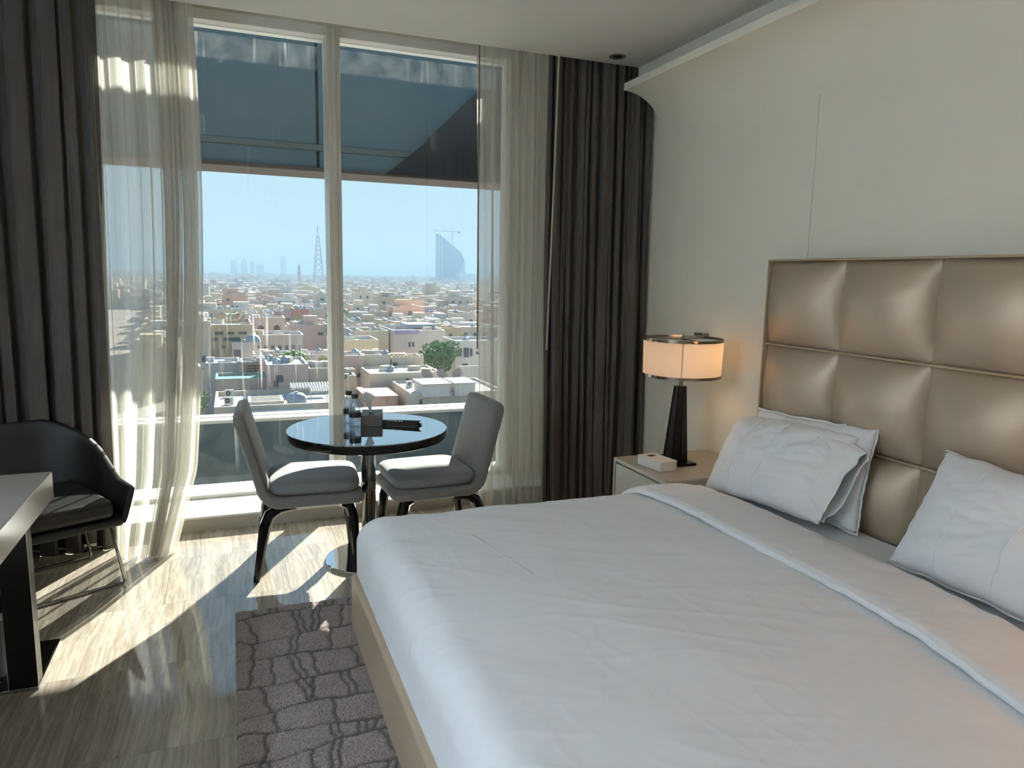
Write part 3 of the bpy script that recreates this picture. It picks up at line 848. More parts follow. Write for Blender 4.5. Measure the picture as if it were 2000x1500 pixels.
def make_lamp(label, power):
    t = tag(empty('table_lamp', (2.165, 3.13, 0.50)), label, 'lamp', 'bedside lamps')
    MB().box((-0.055, -0.11, 0), (0.055, 0.11, 0.014)).build('base', LAMPBASE, t, bevel=0.002)
    # faceted, tapering body with fluted front
    mb = MB(); n = 6
    lo = [(0.050, -0.035), (0.050, 0.035), (0.0, 0.050), (-0.050, 0.035), (-0.050, -0.035), (0.0, -0.050)]
    for q in range(6):
        a, b = lo[q], lo[(q + 1) % 6]
        mb.face([(a[0], a[1], 0.014), (b[0], b[1], 0.014), (b[0] * 0.50 + 0.008, b[1] * 0.50, 0.405), (a[0] * 0.50 + 0.008, a[1] * 0.50, 0.405)])
    mb.face([(p[0] * 0.5 + 0.008, p[1] * 0.5, 0.405) for p in lo])
    mb.face([(p[0], p[1], 0.014) for p in lo[::-1]])
    bo = mb.build('body', LAMPBASE, t)
    for q in (3, 4, 5):
        a = lo[q]
        MB().tube([(a[0] * 1.02, a[1] * 1.02, 0.016), (a[0] * 0.52 + 0.008, a[1] * 0.52, 0.404)], [0.005, 0.003], 6).build('rib', LAMPBASE, bo)
    MB().lathe([(0, 0.405), (0.010, 0.405), (0.010, 0.66), (0.004, 0.668), (0.004, 0.682), (0, 0.683)], 16, (0.008, 0, 0)).build('pole', NICKEL, t, smooth=True)
    sh = MB().lathe([(0.199, 0.468), (0.203, 0.648)], 64, (0.008, 0, 0)).build('shade', SHADE, t, smooth=True)
    MB().lathe([(0.1955, 0.458), (0.2015, 0.458), (0.2015, 0.472), (0.1955, 0.472), (0.1955, 0.458)], 64, (0.008, 0, 0)).build('rim', NICKEL, sh, smooth=True)
    MB().lathe([(0.1995, 0.643), (0.2055, 0.643), (0.2055, 0.656), (0.1995, 0.656), (0.1995, 0.643)], 64, (0.008, 0, 0)).build('rim', NICKEL, sh, smooth=True)
    MB().tube([(-0.1055, -0.1645, 0.473), (-0.1075, -0.1675, 0.643)], 0.0035, 6).build('shade_seam', SHADE, sh)
    MB().lathe([(0, 0.640), (0.199, 0.640), (0.199, 0.643), (0, 0.643)], 48, (0.008, 0, 0)).build('top_disc', COVE, sh)
    for a in range(3):
        w = a * 2 * PI / 3 + 0.4
        MB().tube([(0.008, 0, 0.65), (0.008 + 0.2 * math.cos(w), 0.2 * math.sin(w), 0.65)], 0.003, 6).build('spider_arm', NICKEL, t)
    MB().lathe([(0, 0.515), (0.022, 0.52), (0.030, 0.545), (0.026, 0.575), (0.012, 0.595), (0, 0.6)], 16, (0.045, 0.0, 0)).build('bulb', emission('warm_bulb', (1.0, 0.62, 0.30), 6.0), t, smooth=True)
    ld_ = bpy.data.lights.new('bulb_light', 'POINT'); ld_.energy = power; ld_.color = (1.0, 0.60, 0.32); ld_.shadow_soft_size = 0.035
    lo_ = bpy.data.objects.new('bulb_light', ld_); COL.objects.link(lo_); lo_.parent = t; lo_.location = (0.045, 0, 0.62)
    return t
LAMP_W = 0.75
lamp = make_lamp('lit drum shade table lamp on the nightstand by the drape', LAMP_W)
nb = tag(empty('card_box', (2.005, 3.06, 0.50), R(8)), 'small white box lying in front of the lamp on the nightstand', 'box')
MB().box((-0.052, -0.09, 0.0), (0.052, 0.09, 0.042)).build('tray', PAPER, nb, bevel=0.002)
MB().box((-0.054, -0.092, 0.042), (0.054, 0.092, 0.050)).build('lid', PAPER, nb, bevel=0.002)
MB().box((-0.02, 0.03, 0.0501), (0.02, 0.06, 0.0512)).build('mark', PRINT, nb)
# the pair on the near side of the bed, just outside the picture
ns2 = copy_tree(ns); ns2.location = (2.19, 0.28, 0); tag(ns2, 'second greige nightstand on the near side of the bed', 'nightstand', 'bedside cabinets')
lamp2 = copy_tree(lamp); lamp2.location = (2.10, 0.24, 0.50); tag(lamp2, 'second lit drum lamp on the near side of the bed', 'lamp', 'bedside lamps')

for _c in lamp2.children:
    if _c.type == 'LIGHT':
        _c.data = _c.data.copy(); _c.data.energy = 34.0; _c.data.color = (1.0, 0.52, 0.25)      # this one is turned up higher
# added fill panel on the ceiling, out of view behind the camera
ce = tag(empty('added_fill_panel', (-1.02, -1.5, ZC)), 'added square fill panel on the unseen ceiling behind the camera', 'added ceiling light')
MB().box((-0.62, -0.62, -0.05), (0.62, 0.62, 0.0)).build('fill_panel_frame', WHITE_TRIM, ce, bevel=0.004)
MB().box((-0.58, -0.58, -0.054), (0.58, 0.58, -0.050)).build('fill_panel_diffuser', emission('fill_diffuser', (0.93, 0.97, 1.0), 1.0), ce)

# two lamps added on the unseen left wall as cool fill
FILL_W = 50.0
def make_fill_lamp(loc, label):
    t = tag(empty('fill_wall_lamp', loc), label, 'added wall lamp', 'added fill lamps on the unseen left wall')
    MB().box((0, -0.06, -0.09), (0.02, 0.06, 0.09)).build('fill_lamp_back_plate', NICKEL, t, bevel=0.003)
    MB().tube([(0.02, 0, -0.05), (0.14, 0, -0.05), (0.14, 0, -0.02)], 0.008, 8).build('fill_lamp_arm', NICKEL, t, smooth=True)
    MB().lathe([(0.118, -0.10), (0.120, -0.10), (0.120, 0.14), (0.118, 0.14), (0.118, -0.10)], 48, (0.14, 0, 0)).build('shade', SHADE_W, t, smooth=True)  # shade of the added fill lamp
    ld_ = bpy.data.lights.new('fill_light', 'POINT'); ld_.energy = FILL_W; ld_.color = (0.75, 0.93, 1.17); ld_.shadow_soft_size = 0.07
    lo_ = bpy.data.objects.new('fill_light', ld_); COL.objects.link(lo_); lo_.parent = t; lo_.location = (0.14, 0, 0.02)
    return t
for yy, lab in ((1.45, 'added fill lamp nearer the desk, on the unseen left wall'), (0.65, 'added fill lamp farther from the desk, on the unseen left wall')):
    make_fill_lamp((X0, yy, 1.65), lab)

# ------------------------------------------------------------------ round table
TX, TY, TZ = 0.615, 3.535, 0.69
tb = tag(empty('round_table', (TX, TY, 0)), 'round black glass pedestal table between the two grey chairs', 'table')
MB().lathe([(0, -0.006), (0.388, -0.006), (0.392, -0.003), (0.392, 0.0), (0.390, 0.002), (0, 0.002)], 96, (0, 0, TZ - 0.002)).build('table_top', BLACKGLASS, tb)
MB().lathe([(0, -0.05), (0.372, -0.05), (0.386, -0.044), (0.391, -0.032), (0.391, -0.0085), (0, -0.0085)], 96, (0, 0, TZ)).build('edge_band', BLACKGLOSS, tb, smooth=True)
MB().lathe([(0, 0.018), (0.036, 0.018), (0.036, TZ - 0.05), (0, TZ - 0.05)], 32).build('column', CHROME_D, tb, smooth=True)
MB().lathe([(0, 0.0), (0.218, 0.0), (0.22, 0.003), (0.22, 0.014), (0.217, 0.017), (0.06, 0.020), (0.045, 0.024), (0, 0.024)], 96).build('base', CHROME, tb)

# ------------------------------------------------------------------ dining chairs
def ribbon(path, thick, halfw, n=12):
    """thick upholstered band following an x-z path; halfw per point; rounded edges"""
    mb = MB(); P = [Vector((p[0], 0, p[1])) for p in path]; N = len(P); m = 20
    rings = []
    for k in range(N):
        t = (P[min(k + 1, N - 1)] - P[max(k - 1, 0)]).normalized()
        nrm = Vector((-t.z, 0, t.x))
        th = thick[k] if isinstance(thick, (list, tuple)) else thick
        hw = halfw[k]
        ring = []
        for a in range(m):
            w = 2 * PI * a / m
            c, s = math.cos(w), math.sin(w)
            # rounded rectangle cross-section
            ex = math.copysign(abs(c) ** 0.28, c) * hw
            en = math.copysign(abs(s) ** 0.55, s) * th / 2
            ring.append(tuple(P[k] + nrm * en + Vector((0, ex, 0))))
        rings.append(ring)
    i = 0
    for r_ in rings: mb.v += r_
    for k in range(N - 1):
        for a in range(m):
            b = (a + 1) % m
            mb.f.append((k * m + a, k * m + b, (k + 1) * m + b, (k + 1) * m + a)); mb.m.append(0)
    mb.f.append(tuple(range(m))); mb.m.append(0)
    mb.f.append(tuple(range((N - 1) * m, N * m))[::-1]); mb.m.append(0)
    return mb

def make_chair(label):
    t = tag(empty('dining_chair'), label, 'chair', 'grey velvet chairs at the round table')
    W = 0.225
    path, hw, th = [], [], []
    zt = 0.815
    for k in range(7):                       # rounded top of the back
        a = k / 6
        path.append((-0.305 + 0.0075 * a, zt - 0.045 * a)); e = math.sqrt(max(0, 1 - (1 - a) ** 2))
        hw.append(W - 0.05 * (1 - e) - (0.03 if k == 0 else 0)); th.append(0.018 + 0.042 * min(1, e * 1.05))
    for k in range(1, 11):
        a = k / 10
        path.append((-0.2975 + 0.085 * a, zt - 0.045 - 0.315 * a)); hw.append(W); th.append(0.06)
    for k in range(1, 9):
        a = k / 8 * R(82)
        path.append((-0.2125 + 0.072 * (1 - math.cos(a)) + 0.012 * k / 8, 0.455 - 0.085 * math.sin(a))); hw.append(W); th.append(0.06)
    x0, z0 = path[-1]
    for k in range(1, 9):
        a = k / 8
        path.append((x0 + (0.232 - x0) * a, z0 + 0.004 * a)); hw.append(W); th.append(0.058)
    path.append((0.250, z0 + 0.005)); hw.append(W - 0.006); th.append(0.045)
    path.append((0.258, z0 + 0.005)); hw.append(W - 0.02); th.append(0.02)
    ribbon(path, th, hw).build('shell', VELVET_S, t, smooth=True)
    # loose seat pad
    def pad(u, v):
        w = 2 * PI * u
        a = -PI / 2 + PI * v
        c, s = math.cos(w), math.sin(w)
        ex = math.copysign(abs(c) ** 0.32, c); ey = math.copysign(abs(s) ** 0.32, s)
        rr = max(0, math.cos(a)) ** 0.22
        zz = math.copysign(abs(math.sin(a)) ** 0.75, math.sin(a))
        x = 0.030 + 0.215 * ex * rr; y = 0.212 * ey * rr
        z = 0.436 + 0.036 * zz + (0.006 * (1 - (x / 0.26) ** 2) * (1 - (y / 0.23) ** 2) if zz > 0 else 0)
        return (x, y, z)
    MB().grid(pad, 64, 25, wrap_u=True).build('seat_cushion', VELVET, t, smooth=True)
    for sy in (-1, 1):
        MB().tube([(0.155, sy * 0.175, 0.350), (0.19, sy * 0.178, 0.335), (0.207, sy * 0.182, 0.27), (0.222, sy * 0.192, 0.0)], [0.024, 0.028, 0.027, 0.015], 8, flat=1.15).build('leg', BLACKGLOSS, t, smooth=True)
        MB().tube([(-0.06, sy * 0.175, 0.352), (-0.13, sy * 0.175, 0.342), (-0.178, sy * 0.178, 0.315), (-0.203, sy * 0.182, 0.26), (-0.248, sy * 0.205, 0.0)], [0.022, 0.026, 0.030, 0.029, 0.015], 8, flat=1.15).build('leg', BLACKGLOSS, t, smooth=True)
    return t
ch1 = make_chair('grey velvet dining chair nearest the sheer curtain and the armchair')
ch1.location = (0.325, 3.615, 0); ch1.rotation_euler = (0, 0, R(-4))
ch2 = copy_tree(ch1)
ch2.location = (0.945, 3.555, 0); ch2.rotation_euler = (0, 0, R(180 + 3))
tag(ch2, 'grey velvet dining chair with sunlit seat beside the bed', 'chair')

# ------------------------------------------------------------------ things on the table
def make_bottle(label):
    t = tag(empty('water_bottle'), label, 'bottle', 'water bottles on the round table')
    MB().lathe([(0, 0.0), (0.026, 0.0), (0.029, 0.004), (0.029, 0.05), (0.0295, 0.10), (0.028, 0.120), (0.021, 0.137), (0.013, 0.146), (0.0125, 0.152), (0, 0.152)], 32).build('body', BOTTLE, t, smooth=True)
    MB().lathe([(0.0295, 0.052), (0.0303, 0.052), (0.0303, 0.078), (0.0295, 0.078), (0.0295, 0.052)], 32).build('label_band', BCAP, t, smooth=True)
    MB().lathe([(0, 0.148), (0.0155, 0.148), (0.0155, 0.167), (0.014, 0.169), (0, 0.169)], 24).build('cap', BCAP, t, smooth=True)
    return t
b1 = make_bottle('nearer small water bottle with black cap on the table'); b1.location = (0.556, 3.565, TZ)
b2 = copy_tree(b1); b2.location = (0.541, 3.665, TZ); tag(b2, 'farther water bottle partly hidden behind the nearer one', 'bottle')
tx = tag(empty('tissue_box', (0.655, 3.645, TZ), R(-12)), 'taupe tissue box with a white tissue pulled up', 'tissue box')
MB().box((-0.054, -0.09, 0.0), (0.054, 0.09, 0.055)).build('box_body', TAUPEBOX, tx, bevel=0.003)
MB().box((-0.012, -0.05, 0.055), (0.012, 0.05, 0.0565)).build('slot', PRINT, tx)
def tis(u, v):
    a = (u - 0.5) * 2
    z = 0.056 + 0.105 * v * (1 - 0.25 * (a + 0.2) ** 2) + 0.01 * math.sin(u * 9) * v
    return (-0.004 + 0.022 * math.sin(u * 7.0) * (0.25 + 0.75 * v) - 0.03 * v + 0.03 * v * v * a, a * (0.035 + 0.022 * v) + 0.02 * v, z)
tso = MB().grid(tis, 26, 12).build('tissue', TISSUE, tx, smooth=True)
s = tso.modifiers.new('thickness', 'SOLIDIFY'); s.thickness = 0.0012
lf = tag(empty('folded_leaflet', (0.79, 3.545, TZ), R(-30)), 'black folded leaflet with white print lying beside the tissue box', 'leaflet')
def leaf(sign):
    mb = MB(); P = [(-0.10, 0.0), (0.10, 0.0), (0.078, 0.022), (0.10, 0.046), (-0.10, 0.040)]
    return mb.prism([(-0.10, 0.0), (0.085, 0.0), (0.10, 0.006), (0.08, 0.024), (0.10, 0.044), (-0.10, 0.036)], lambda a, b, d: (a, sign * (0.032 - b * 0.70) + d * 0.0, b * 0.62 + d), 0.0, 0.0016)
leaf(-1).build('leaf', BCAP, lf); leaf(1).build('leaf', BCAP, lf)
rnd = random.Random(5)
for k in range(9):
    xx = -0.095 + k * 0.0115
    MB().box((xx, -0.012, 0.0215), (xx + rnd.uniform(0.004, 0.009), 0.006, 0.0245)).build('white_print', PAPER, lf)

# ------------------------------------------------------------------ leather armchair
ac = tag(empty('armchair', (-0.90, 3.665, 0), R(27)), 'dark brown leather tub armchair on a wire base by the curtains', 'armchair')
def outline(w):
    """plan of the tub: from one arm front (w=-1) round the back to the other (w=1)"""
    hw_, fr, bk, rc = 0.33, -0.29, 0.29, 0.22
    L1 = (bk - rc) - fr; L2 = rc * PI / 2; L3 = 2 * (hw_ - rc)
    tot = 2 * L1 + 2 * L2 + L3; q = (w + 1) / 2 * tot
    if q < L1: return -hw_, fr + q
    q -= L1
    if q < L2: a_ = q / rc; return -hw_ + rc - rc * math.cos(a_), bk - rc + rc * math.sin(a_)
    q -= L2
    if q < L3: return -hw_ + rc + q, bk
    q -= L3
    if q < L2: a_ = q / rc; return hw_ - rc + rc * math.sin(a_), bk - rc + rc * math.cos(a_)
    q -= L2
    return hw_, bk - rc - q
def tub_top(w):
    k = min(1, max(0, (0.80 - abs(w)) / 0.60)); k = 0.5 * k + 0.5 * k * k * (3 - 2 * k)
    return 0.475 + 0.245 * k
def tub(u, v):
    w = 2 * u - 1
    x, y = outline(w); tp = tub_top(w); z0 = 0.305
    nx, ny = x * 0.9, y - 0.0
    l = math.hypot(nx, ny); nx, ny = nx / l, ny / l
    a_ = v * 2 * PI                                  # closed loop: outside up, over the top, inside down
    c = math.cos(a_); s_ = math.sin(a_)
    t = 0.022 * math.copysign(abs(c) ** 0.5, c)
    zz = (z0 + tp) / 2 + (tp - z0) / 2 * math.copysign(abs(s_) ** 0.35, s_)
    fl = 0.05 * (zz - z0) / (tp - z0)
    e = 1 if 0.012 < u < 0.988 else 0.6
    return (x + nx * (t * e + fl - 0.022), y + ny * (t * e + fl - 0.022), zz)
tu = MB().grid(tub, 90, 33)
tu.face([tub(0, k / 32) for k in range(32)]); tu.face([tub(1, k / 32) for k in range(32)])
tu = tu.build('tub_shell', DKLEATHER, ac, smooth=True)
MB().box((-0.315, -0.285, 0.295), (0.315, 0.25, 0.335)).build('seat_base', DKLEATHER, ac, bevel=0.014, seg=3)
MB().box((-0.275, -0.295, 0.345), (0.275, 0.215, 0.425)).build('seat_cushion', DKLEATHER, ac, bevel=0.025, seg=4)
for sy in (-0.235, 0.20):
    MB().tube([(-0.27, sy, 0.31), (-0.318, sy, 0.018), (-0.312, sy, 0.008), (0.312, sy, 0.008), (0.318, sy, 0.018), (0.27, sy, 0.31)], 0.007, 8).build('sled_frame', CHROME_D, ac, smooth=True)

# ------------------------------------------------------------------ desk, bin
dk = tag(empty('writing_desk', (-1.0, 2.2, 0)), 'thick grey lacquer desk on a black panel leg at the left', 'desk')
def dpart(mb, name, mat, **k):
    o = mb.build(name, mat, dk, **k); o.location = (1.0, -2.2, 0); return o
dpart(MB().box((-1.40, 1.10, 0.602), (-0.645, 3.03, 0.70)), 'desk_top', DESK, bevel=0.0025)
dpart(MB().box((-0.758, 2.735, 0.012), (-0.672, 2.80, 0.602)), 'leg', BLACKGLOSS, bevel=0.002)
dpart(MB().box((-0.674, 2.736, 0.012), (-0.671, 2.739, 0.602)), 'leg_edge', CHROME)
dpart(MB().box((-0.80, 2.735, 0.0), (-0.674, 3.09, 0.012)), 'foot_plate', BLACKGLASS, bevel=0.0015)
dpart(MB().box((-0.6738, 2.737, 0.002), (-0.670, 3.09, 0.0135)), 'foot_edge', CHROME)
dpart(MB().box((-1.39, 1.12, 0.0), (-1.33, 1.20, 0.602)), 'leg', BLACKGLOSS, bevel=0.002)
dpart(MB().box((-0.758, 1.12, 0.0), (-0.672, 1.20, 0.602)), 'leg', BLACKGLOSS, bevel=0.002)
dpart(MB().box((-1.39, 2.92, 0.0), (-1.33, 3.0, 0.602)), 'leg', BLACKGLOSS, bevel=0.002)
bn = tag(empty('waste_bin', (-0.892, 2.90, 0)), 'black waste bin with chrome rim under the desk', 'bin')
MB().lathe([(0, 0.0), (0.105, 0.0), (0.110, 0.004), (0.118, 0.235), (0.112, 0.235), (0.104, 0.01), (0, 0.01)], 40).build('body', DKLEATHER, bn, smooth=True)
MB().lathe([(0.1115, 0.225), (0.1205, 0.225), (0.1215, 0.252), (0.1125, 0.252), (0.1115, 0.225)], 40).build('rim', CHROME, bn, smooth=True)

#CITY
# ------------------------------------------------------------------ city outside
G = -20.0
WALLC = {
    'beige': (0.480, 0.390, 0.288), 'cream': (0.560, 0.474, 0.360), 'pink': (0.496, 0.352, 0.302), 'mauve': (0.400, 0.314, 0.266),
    'ochre': (0.496, 0.360, 0.216), 'white': (0.592, 0.543, 0.482), 'salmon': (0.512, 0.306, 0.216), 'grey': (0.416, 0.390, 0.360),
    'red': (0.400, 0.184, 0.151), 'brown': (0.336, 0.245, 0.180), 'lilac': (0.464, 0.398, 0.367), 'yellow': (0.560, 0.467, 0.302)}
WM = {k: pm('plaster_' + k, v, 0.9, var=0.10, vscale=0.6) for k, v in WALLC.items()}
ROOF_W = pm('white_roof_screed', (0.46, 0.44, 0.405), 0.9, var=0.10, vscale=0.5)
ROOF_G = pm('teal_roof_felt', (0.05, 0.27, 0.20), 0.8, var=0.1, vscale=0.6)
ROOF_B = pm('blue_grey_roof_sheet', (0.24, 0.28, 0.32), 0.7, var=0.1, vscale=0.5)
WGLASS = pm('dark_window_pane', (0.045, 0.05, 0.06), 0.25)
DARK = pm('dark_opening', (0.05, 0.045, 0.04), 0.8)
STEEL = pm('grey_steel', (0.35, 0.36, 0.37), 0.5)
ACM = pm('white_unit_casing', (0.42, 0.42, 0.41), 0.6)
DISH = pm('rusty_dish', (0.26, 0.20, 0.16), 0.6)
PURPLE = pm('purple_band', (0.30, 0.24, 0.42), 0.8)
LEAF = pm('tree_leaves', (0.13, 0.22, 0.07), 0.8, var=0.35, vscale=1.5)
LEAF2 = pm('dry_leaves', (0.26, 0.30, 0.12), 0.8, var=0.3, vscale=1.5)
BARK = pm('bark', (0.16, 0.12, 0.09), 0.9)
GROUND = pm('sandy_streets', (0.30, 0.255, 0.205), 0.95, var=0.15, vscale=0.05)

gm = MB(); gm.face([(-7000, 4.95, G), (7000, 4.95, G), (7000, 12000, G), (-7000, 12000, G)])
struct(gm.build('ground', GROUND))

def body_mesh(w, d, h, par, mats, t=0.25):
    """house body: walls, parapet rim and sunken roof as one shell; origin at the ground, front middle"""
    mb = MB()
    o = [(-w / 2, 0), (w / 2, 0), (w / 2, d), (-w / 2, d)]
    i = [(-w / 2 + t, t), (w / 2 - t, t), (w / 2 - t, d - t), (-w / 2 + t, d - t)]
    V = [(x, y, 0) for x, y in o] + [(x, y, h) for x, y in o] + [(x, y, h) for x, y in i] + [(x, y, h - par) for x, y in i]
    mb.v = V
    for k in range(4):
        j = (k + 1) % 4
        mb.f += [(k, j, 4 + j, 4 + k), (4 + k, 4 + j, 8 + j, 8 + k), (8 + k, 8 + j, 12 + j, 12 + k)]
        mb.m += [0, 1, 0]
    mb.f.append((12, 13, 14, 15)); mb.m.append(1)
    mb.f.append((3, 2, 1, 0)); mb.m.append(0)
    return mb.mesh('house_body', mats)
win_me = MB().box((-0.5, -0.06, -0.5), (0.5, 0.0, 0.5)).mesh('window', WGLASS)
opn_me = MB().box((-0.5, -0.06, -0.5), (0.5, 0.0, 0.5)).mesh('opening', DARK)

def house(name, label, x0, x1, y0, y1, zt, wall, roof=None, par=0.7, wins=(), group=None, rz=0.0, cat='house'):
    w, d, h = x1 - x0, y1 - y0, zt - G
    root = tag(empty(name, ((x0 + x1) / 2, y0, G), rz), label, cat, group)
    b = share(body_mesh(w, d, h, par, [WM[wall], roof or ROOF_W]), 'body', root)
    for (u, v, ww, wh) in wins:      # u: 0..1 across the front, v: metres below the roof edge
        share(win_me, 'window', root, (-w / 2 + u * w, 0, h - v), sc=(ww, 1, wh))
    return root
def roof_box(root, name, x, y, z, w, d, h, mat, bevel=0):
    """x, y, z in world metres: bottom front middle"""
    o = MB().box((x - w / 2 - root.location.x, y - root.location.y, z - root.location.z), (x + w / 2 - root.location.x, y + d - root.location.y, z + h - root.location.z)).build(name, mat, root)
    return o
def ac_unit(x, y, z, rz=0.0, label=None):
    t = tag(empty('air_conditioner', (x, y, z), rz), label, 'air conditioner', 'rooftop air conditioners')
    MB().box((-0.45, -0.18, 0.08), (0.45, 0.18, 0.82)).build('casing', ACM, t)
    MB().lathe([(0, 0), (0.27, 0), (0.27, 0.02), (0, 0.02)], 20).build('fan_grille', DARK, t).matrix_local = Matrix.Translation((-0.12, -0.18, 0.45)) @ Matrix.Rotation(PI / 2, 4, 'X')
    MB().lathe([(0, 0), (0.09, 0), (0.09, 0.03), (0, 0.03)], 12).build('fan_hub', ACM, t).matrix_local = Matrix.Translation((-0.12, -0.18, 0.45)) @ Matrix.Rotation(PI / 2, 4, 'X')
    for sx in (-0.35, 0.35):
        MB().box((sx - 0.04, -0.15, 0), (sx + 0.04, 0.15, 0.08)).build('foot', STEEL, t)
    return t

H = {}
def W2(n, v, ww, wh): return tuple(((k + 0.5) / n, v, ww, wh) for k in range(n))
H['A'] = house('flat_roofed_house', 'beige flat-roofed house with roof pit and awnings, lowest in the left pane', -2.0, 11.0, 76.3, 86.6, -12.0, 'beige', par=0.5)
H['B'] = house('flat_roofed_house', 'mauve house with a teal green roof in the left pane', -2.1, 3.55, 89.5, 95.0, -11.0, 'mauve', ROOF_G, par=0.35)
H['C'] = house('flat_roofed_house', 'windowless pink walled house beside the teal roof', 3.55, 8.3, 88.0, 96.0, -9.3, 'pink', ROOF_B, par=0.3)
H['D'] = house('flat_roofed_house', 'dull beige house wall right of the pink house', 8.35, 12.0, 88.5, 94.0, -9.9, 'beige', par=0.4, wins=((0.55, 3.2, 1.2, 1.0),))
H['E'] = house('flat_roofed_house', 'brown louvred upper storey behind the teal roof', 0.8, 3.6, 96.5, 101.0, -9.9, 'brown', ROOF_B, par=0.2)
for k in range(5):
    share(opn_me, 'louvre', H['E'], (0.25, 0, 9.6 - k * 0.33), sc=(1.9, 1, 0.14))
H['E2'] = house('flat_roofed_house', 'low blue grey roofed house left of the brown louvres', -3.4, 0.7, 99.5, 106.0, -10.3, 'grey', ROOF_B, par=0.2)
H['G'] = house('ochre_house', 'tall ochre house with satellite dishes at the left of the view', -4.2, 2.8, 116.4, 131.7, -6.5, 'ochre', par=0.8,
               wins=((0.10, 3.9, 1.0, 0.9), (0.33, 1.3, 1.1, 0.5), (0.56, 1.3, 0.9, 0.4), (0.80, 1.3, 1.2, 0.4), (0.40, 3.4, 0.5, 0.5), (0.66, 3.6, 1.4, 1.2), (0.15, 2.2, 2.0, 0.5), (0.58, 2.2, 2.4, 0.5)))
H['G2'] = house('stair_tower', 'narrow beige stair tower at the left end of the ochre house', -6.0, -3.0, 115.0, 116.3, -5.9, 'beige', par=0.3, wins=((0.6, 5.6, 0.9, 0.9),), cat='tower')
H['H'] = house('long_house', 'long greyish house with white roof edge and arcade behind the palm', 3.4, 11.2, 126.0, 134.0, -8.9, 'lilac', par=0.5, wins=W2(7, 2.4, 0.5, 1.2))
H['I'] = house('arched_house', 'pinkish house with two dark arched windows', 3.2, 9.9, 150.0, 158.0, -7.5, 'pink', par=0.5)
H['red'] = house('flat_roofed_house', 'dark red house beyond the arched house', 15.2, 19.0, 198.6, 207.5, -8.0, 'red', par=0.4)
H['lav'] = house('domed_house', 'lavender house with small dome left of the palm', -0.2, 3.4, 113.0, 115.5, -8.9, 'lilac', ROOF_B, par=0.3, wins=((0.2, 1.6, 0.9, 1.0),))
H['bal'] = house('balustrade_house', 'white house with roof balustrade behind the palm', 9.6, 14.4, 112.0, 117.0, -10.8, 'white', par=0.5, wins=W2(3, 1.6, 0.8, 0.9))
H['tan1'] = house('flat_roofed_house', 'low tan house in front of the lavender dome', 2.6, 7.6, 106.5, 111.0, -10.0, 'beige', par=0.3, wins=((0.3, 0.9, 1.1, 0.35), (0.55, 1.6, 0.3, 1.1), (0.62, 1.6, 0.3, 1.1)))
H['P'] = house('flat_roofed_house', 'cream house with a red recess right of the mullion', 15.0, 22.4, 118.0, 126.0, -9.2, 'yellow', par=0.5, wins=((0.70, 3.0, 0.5, 1.5),))
share(MB().box((-0.5, -0.05, -0.5), (0.5, 0.0, 0.5)).mesh('red_recess', WM['red']), 'red_recess', H['P'], (-0.6, 0, 8.0), sc=(3.0, 1, 1.6))
H['P2'] = house('flat_roofed_house', 'low pinkish house with two slot windows right of the mullion', 13.2, 17.6, 103.8, 110.0, -10.2, 'pink', par=0.4, wins=((0.3, 2.9, 1.3, 0.5), (0.75, 2.9, 1.4, 0.5)))
H['P3'] = house('flat_roofed_house', 'plain cream house below the red recess', 17.7, 21.6, 104.6, 110.4, -10.2, 'cream', par=0.4)
H['L'] = house('crenellated_house', 'cream house with a jagged roof edge in front of the tree', 21.8, 26.6, 104.5, 109.0, -10.6, 'cream', par=0.5, wins=((0.1, 1.4, 0.6, 1.2),))
for k in range(8):
    roof_box(H['L'], 'crenel', 22.1 + k * 0.6, 104.5, -10.6, 0.36, 0.25, 0.25 + 0.12 * (k % 3), WM['cream'])
H['J'] = house('flat_roofed_house', 'broad cream house with big white roof in the right pane', 16.9, 26.7, 95.2, 103.0, -11.7, 'cream', par=0.25, wins=((0.52, 1.0, 0.4, 0.4),))
H['R'] = house('flat_roofed_house', 'narrow beige house with pale roof right of the mullion', 12.2, 14.6, 92.0, 97.0, -11.4, 'beige', par=0.3)
# salmon house with a rounded corner
sm = tag(empty('rounded_house', (17.2, 86.2, G)), 'salmon orange house with a rounded corner in the right pane', 'house')
poly = [(-2.4, 7.8), (-2.4, 1.6)] + [(-2.4 + 1.6 - 1.6 * math.cos(a / 8 * PI / 2), 1.6 - 1.6 * math.sin(a / 8 * PI / 2)) for a in range(9)] + [(1.5, 0), (1.5, 7.8)]
MB().prism(poly, lambda a, b, d: (a, b, d), 0.0, 6.6).build('body', WM['salmon'], sm)
MB().prism([(a * 1.03, b * 1.01 - 0.06) for a, b in poly], lambda a, b, d: (a, b, d), 6.6, 6.75).build('cornice', WM['salmon'], sm)
for k in range(3):
    share(win_me, 'window', sm, (-0.2 + k * 0.55, 0, 4.6), sc=(0.32, 1, 1.2))
for k in range(4):
    share(win_me, 'window', sm, (-2.4, 2.4 + k * 1.2, 5.0), rot=(0, 0, -PI / 2), sc=(0.5, 1, 1.0))
H['K'] = house('flat_roofed_house', 'white roofed house carrying three satellite dishes in the right pane', 19.6, 31.5, 83.0, 94.5, -12.6, 'cream', par=0.3, wins=((0.10, 1.2, 0.35, 1.0),))
roof_box(H['K'], 'rooftop_room', 22.6, 82.5, -13.0, 3.4, 4.5, 1.5, WM['white']); roof_box(H['K'], 'rooftop_room', 26.2, 82.5, -13.0, 2.6, 4.5, 1.5, WM['white'])
roof_box(H['K'], 'roof_slab', 22.6, 82.3, -11.5, 3.7, 4.9, 0.12, ROOF_W); roof_box(H['K'], 'roof_slab', 26.2, 82.3, -11.5, 2.9, 4.9, 0.12, ROOF_W)
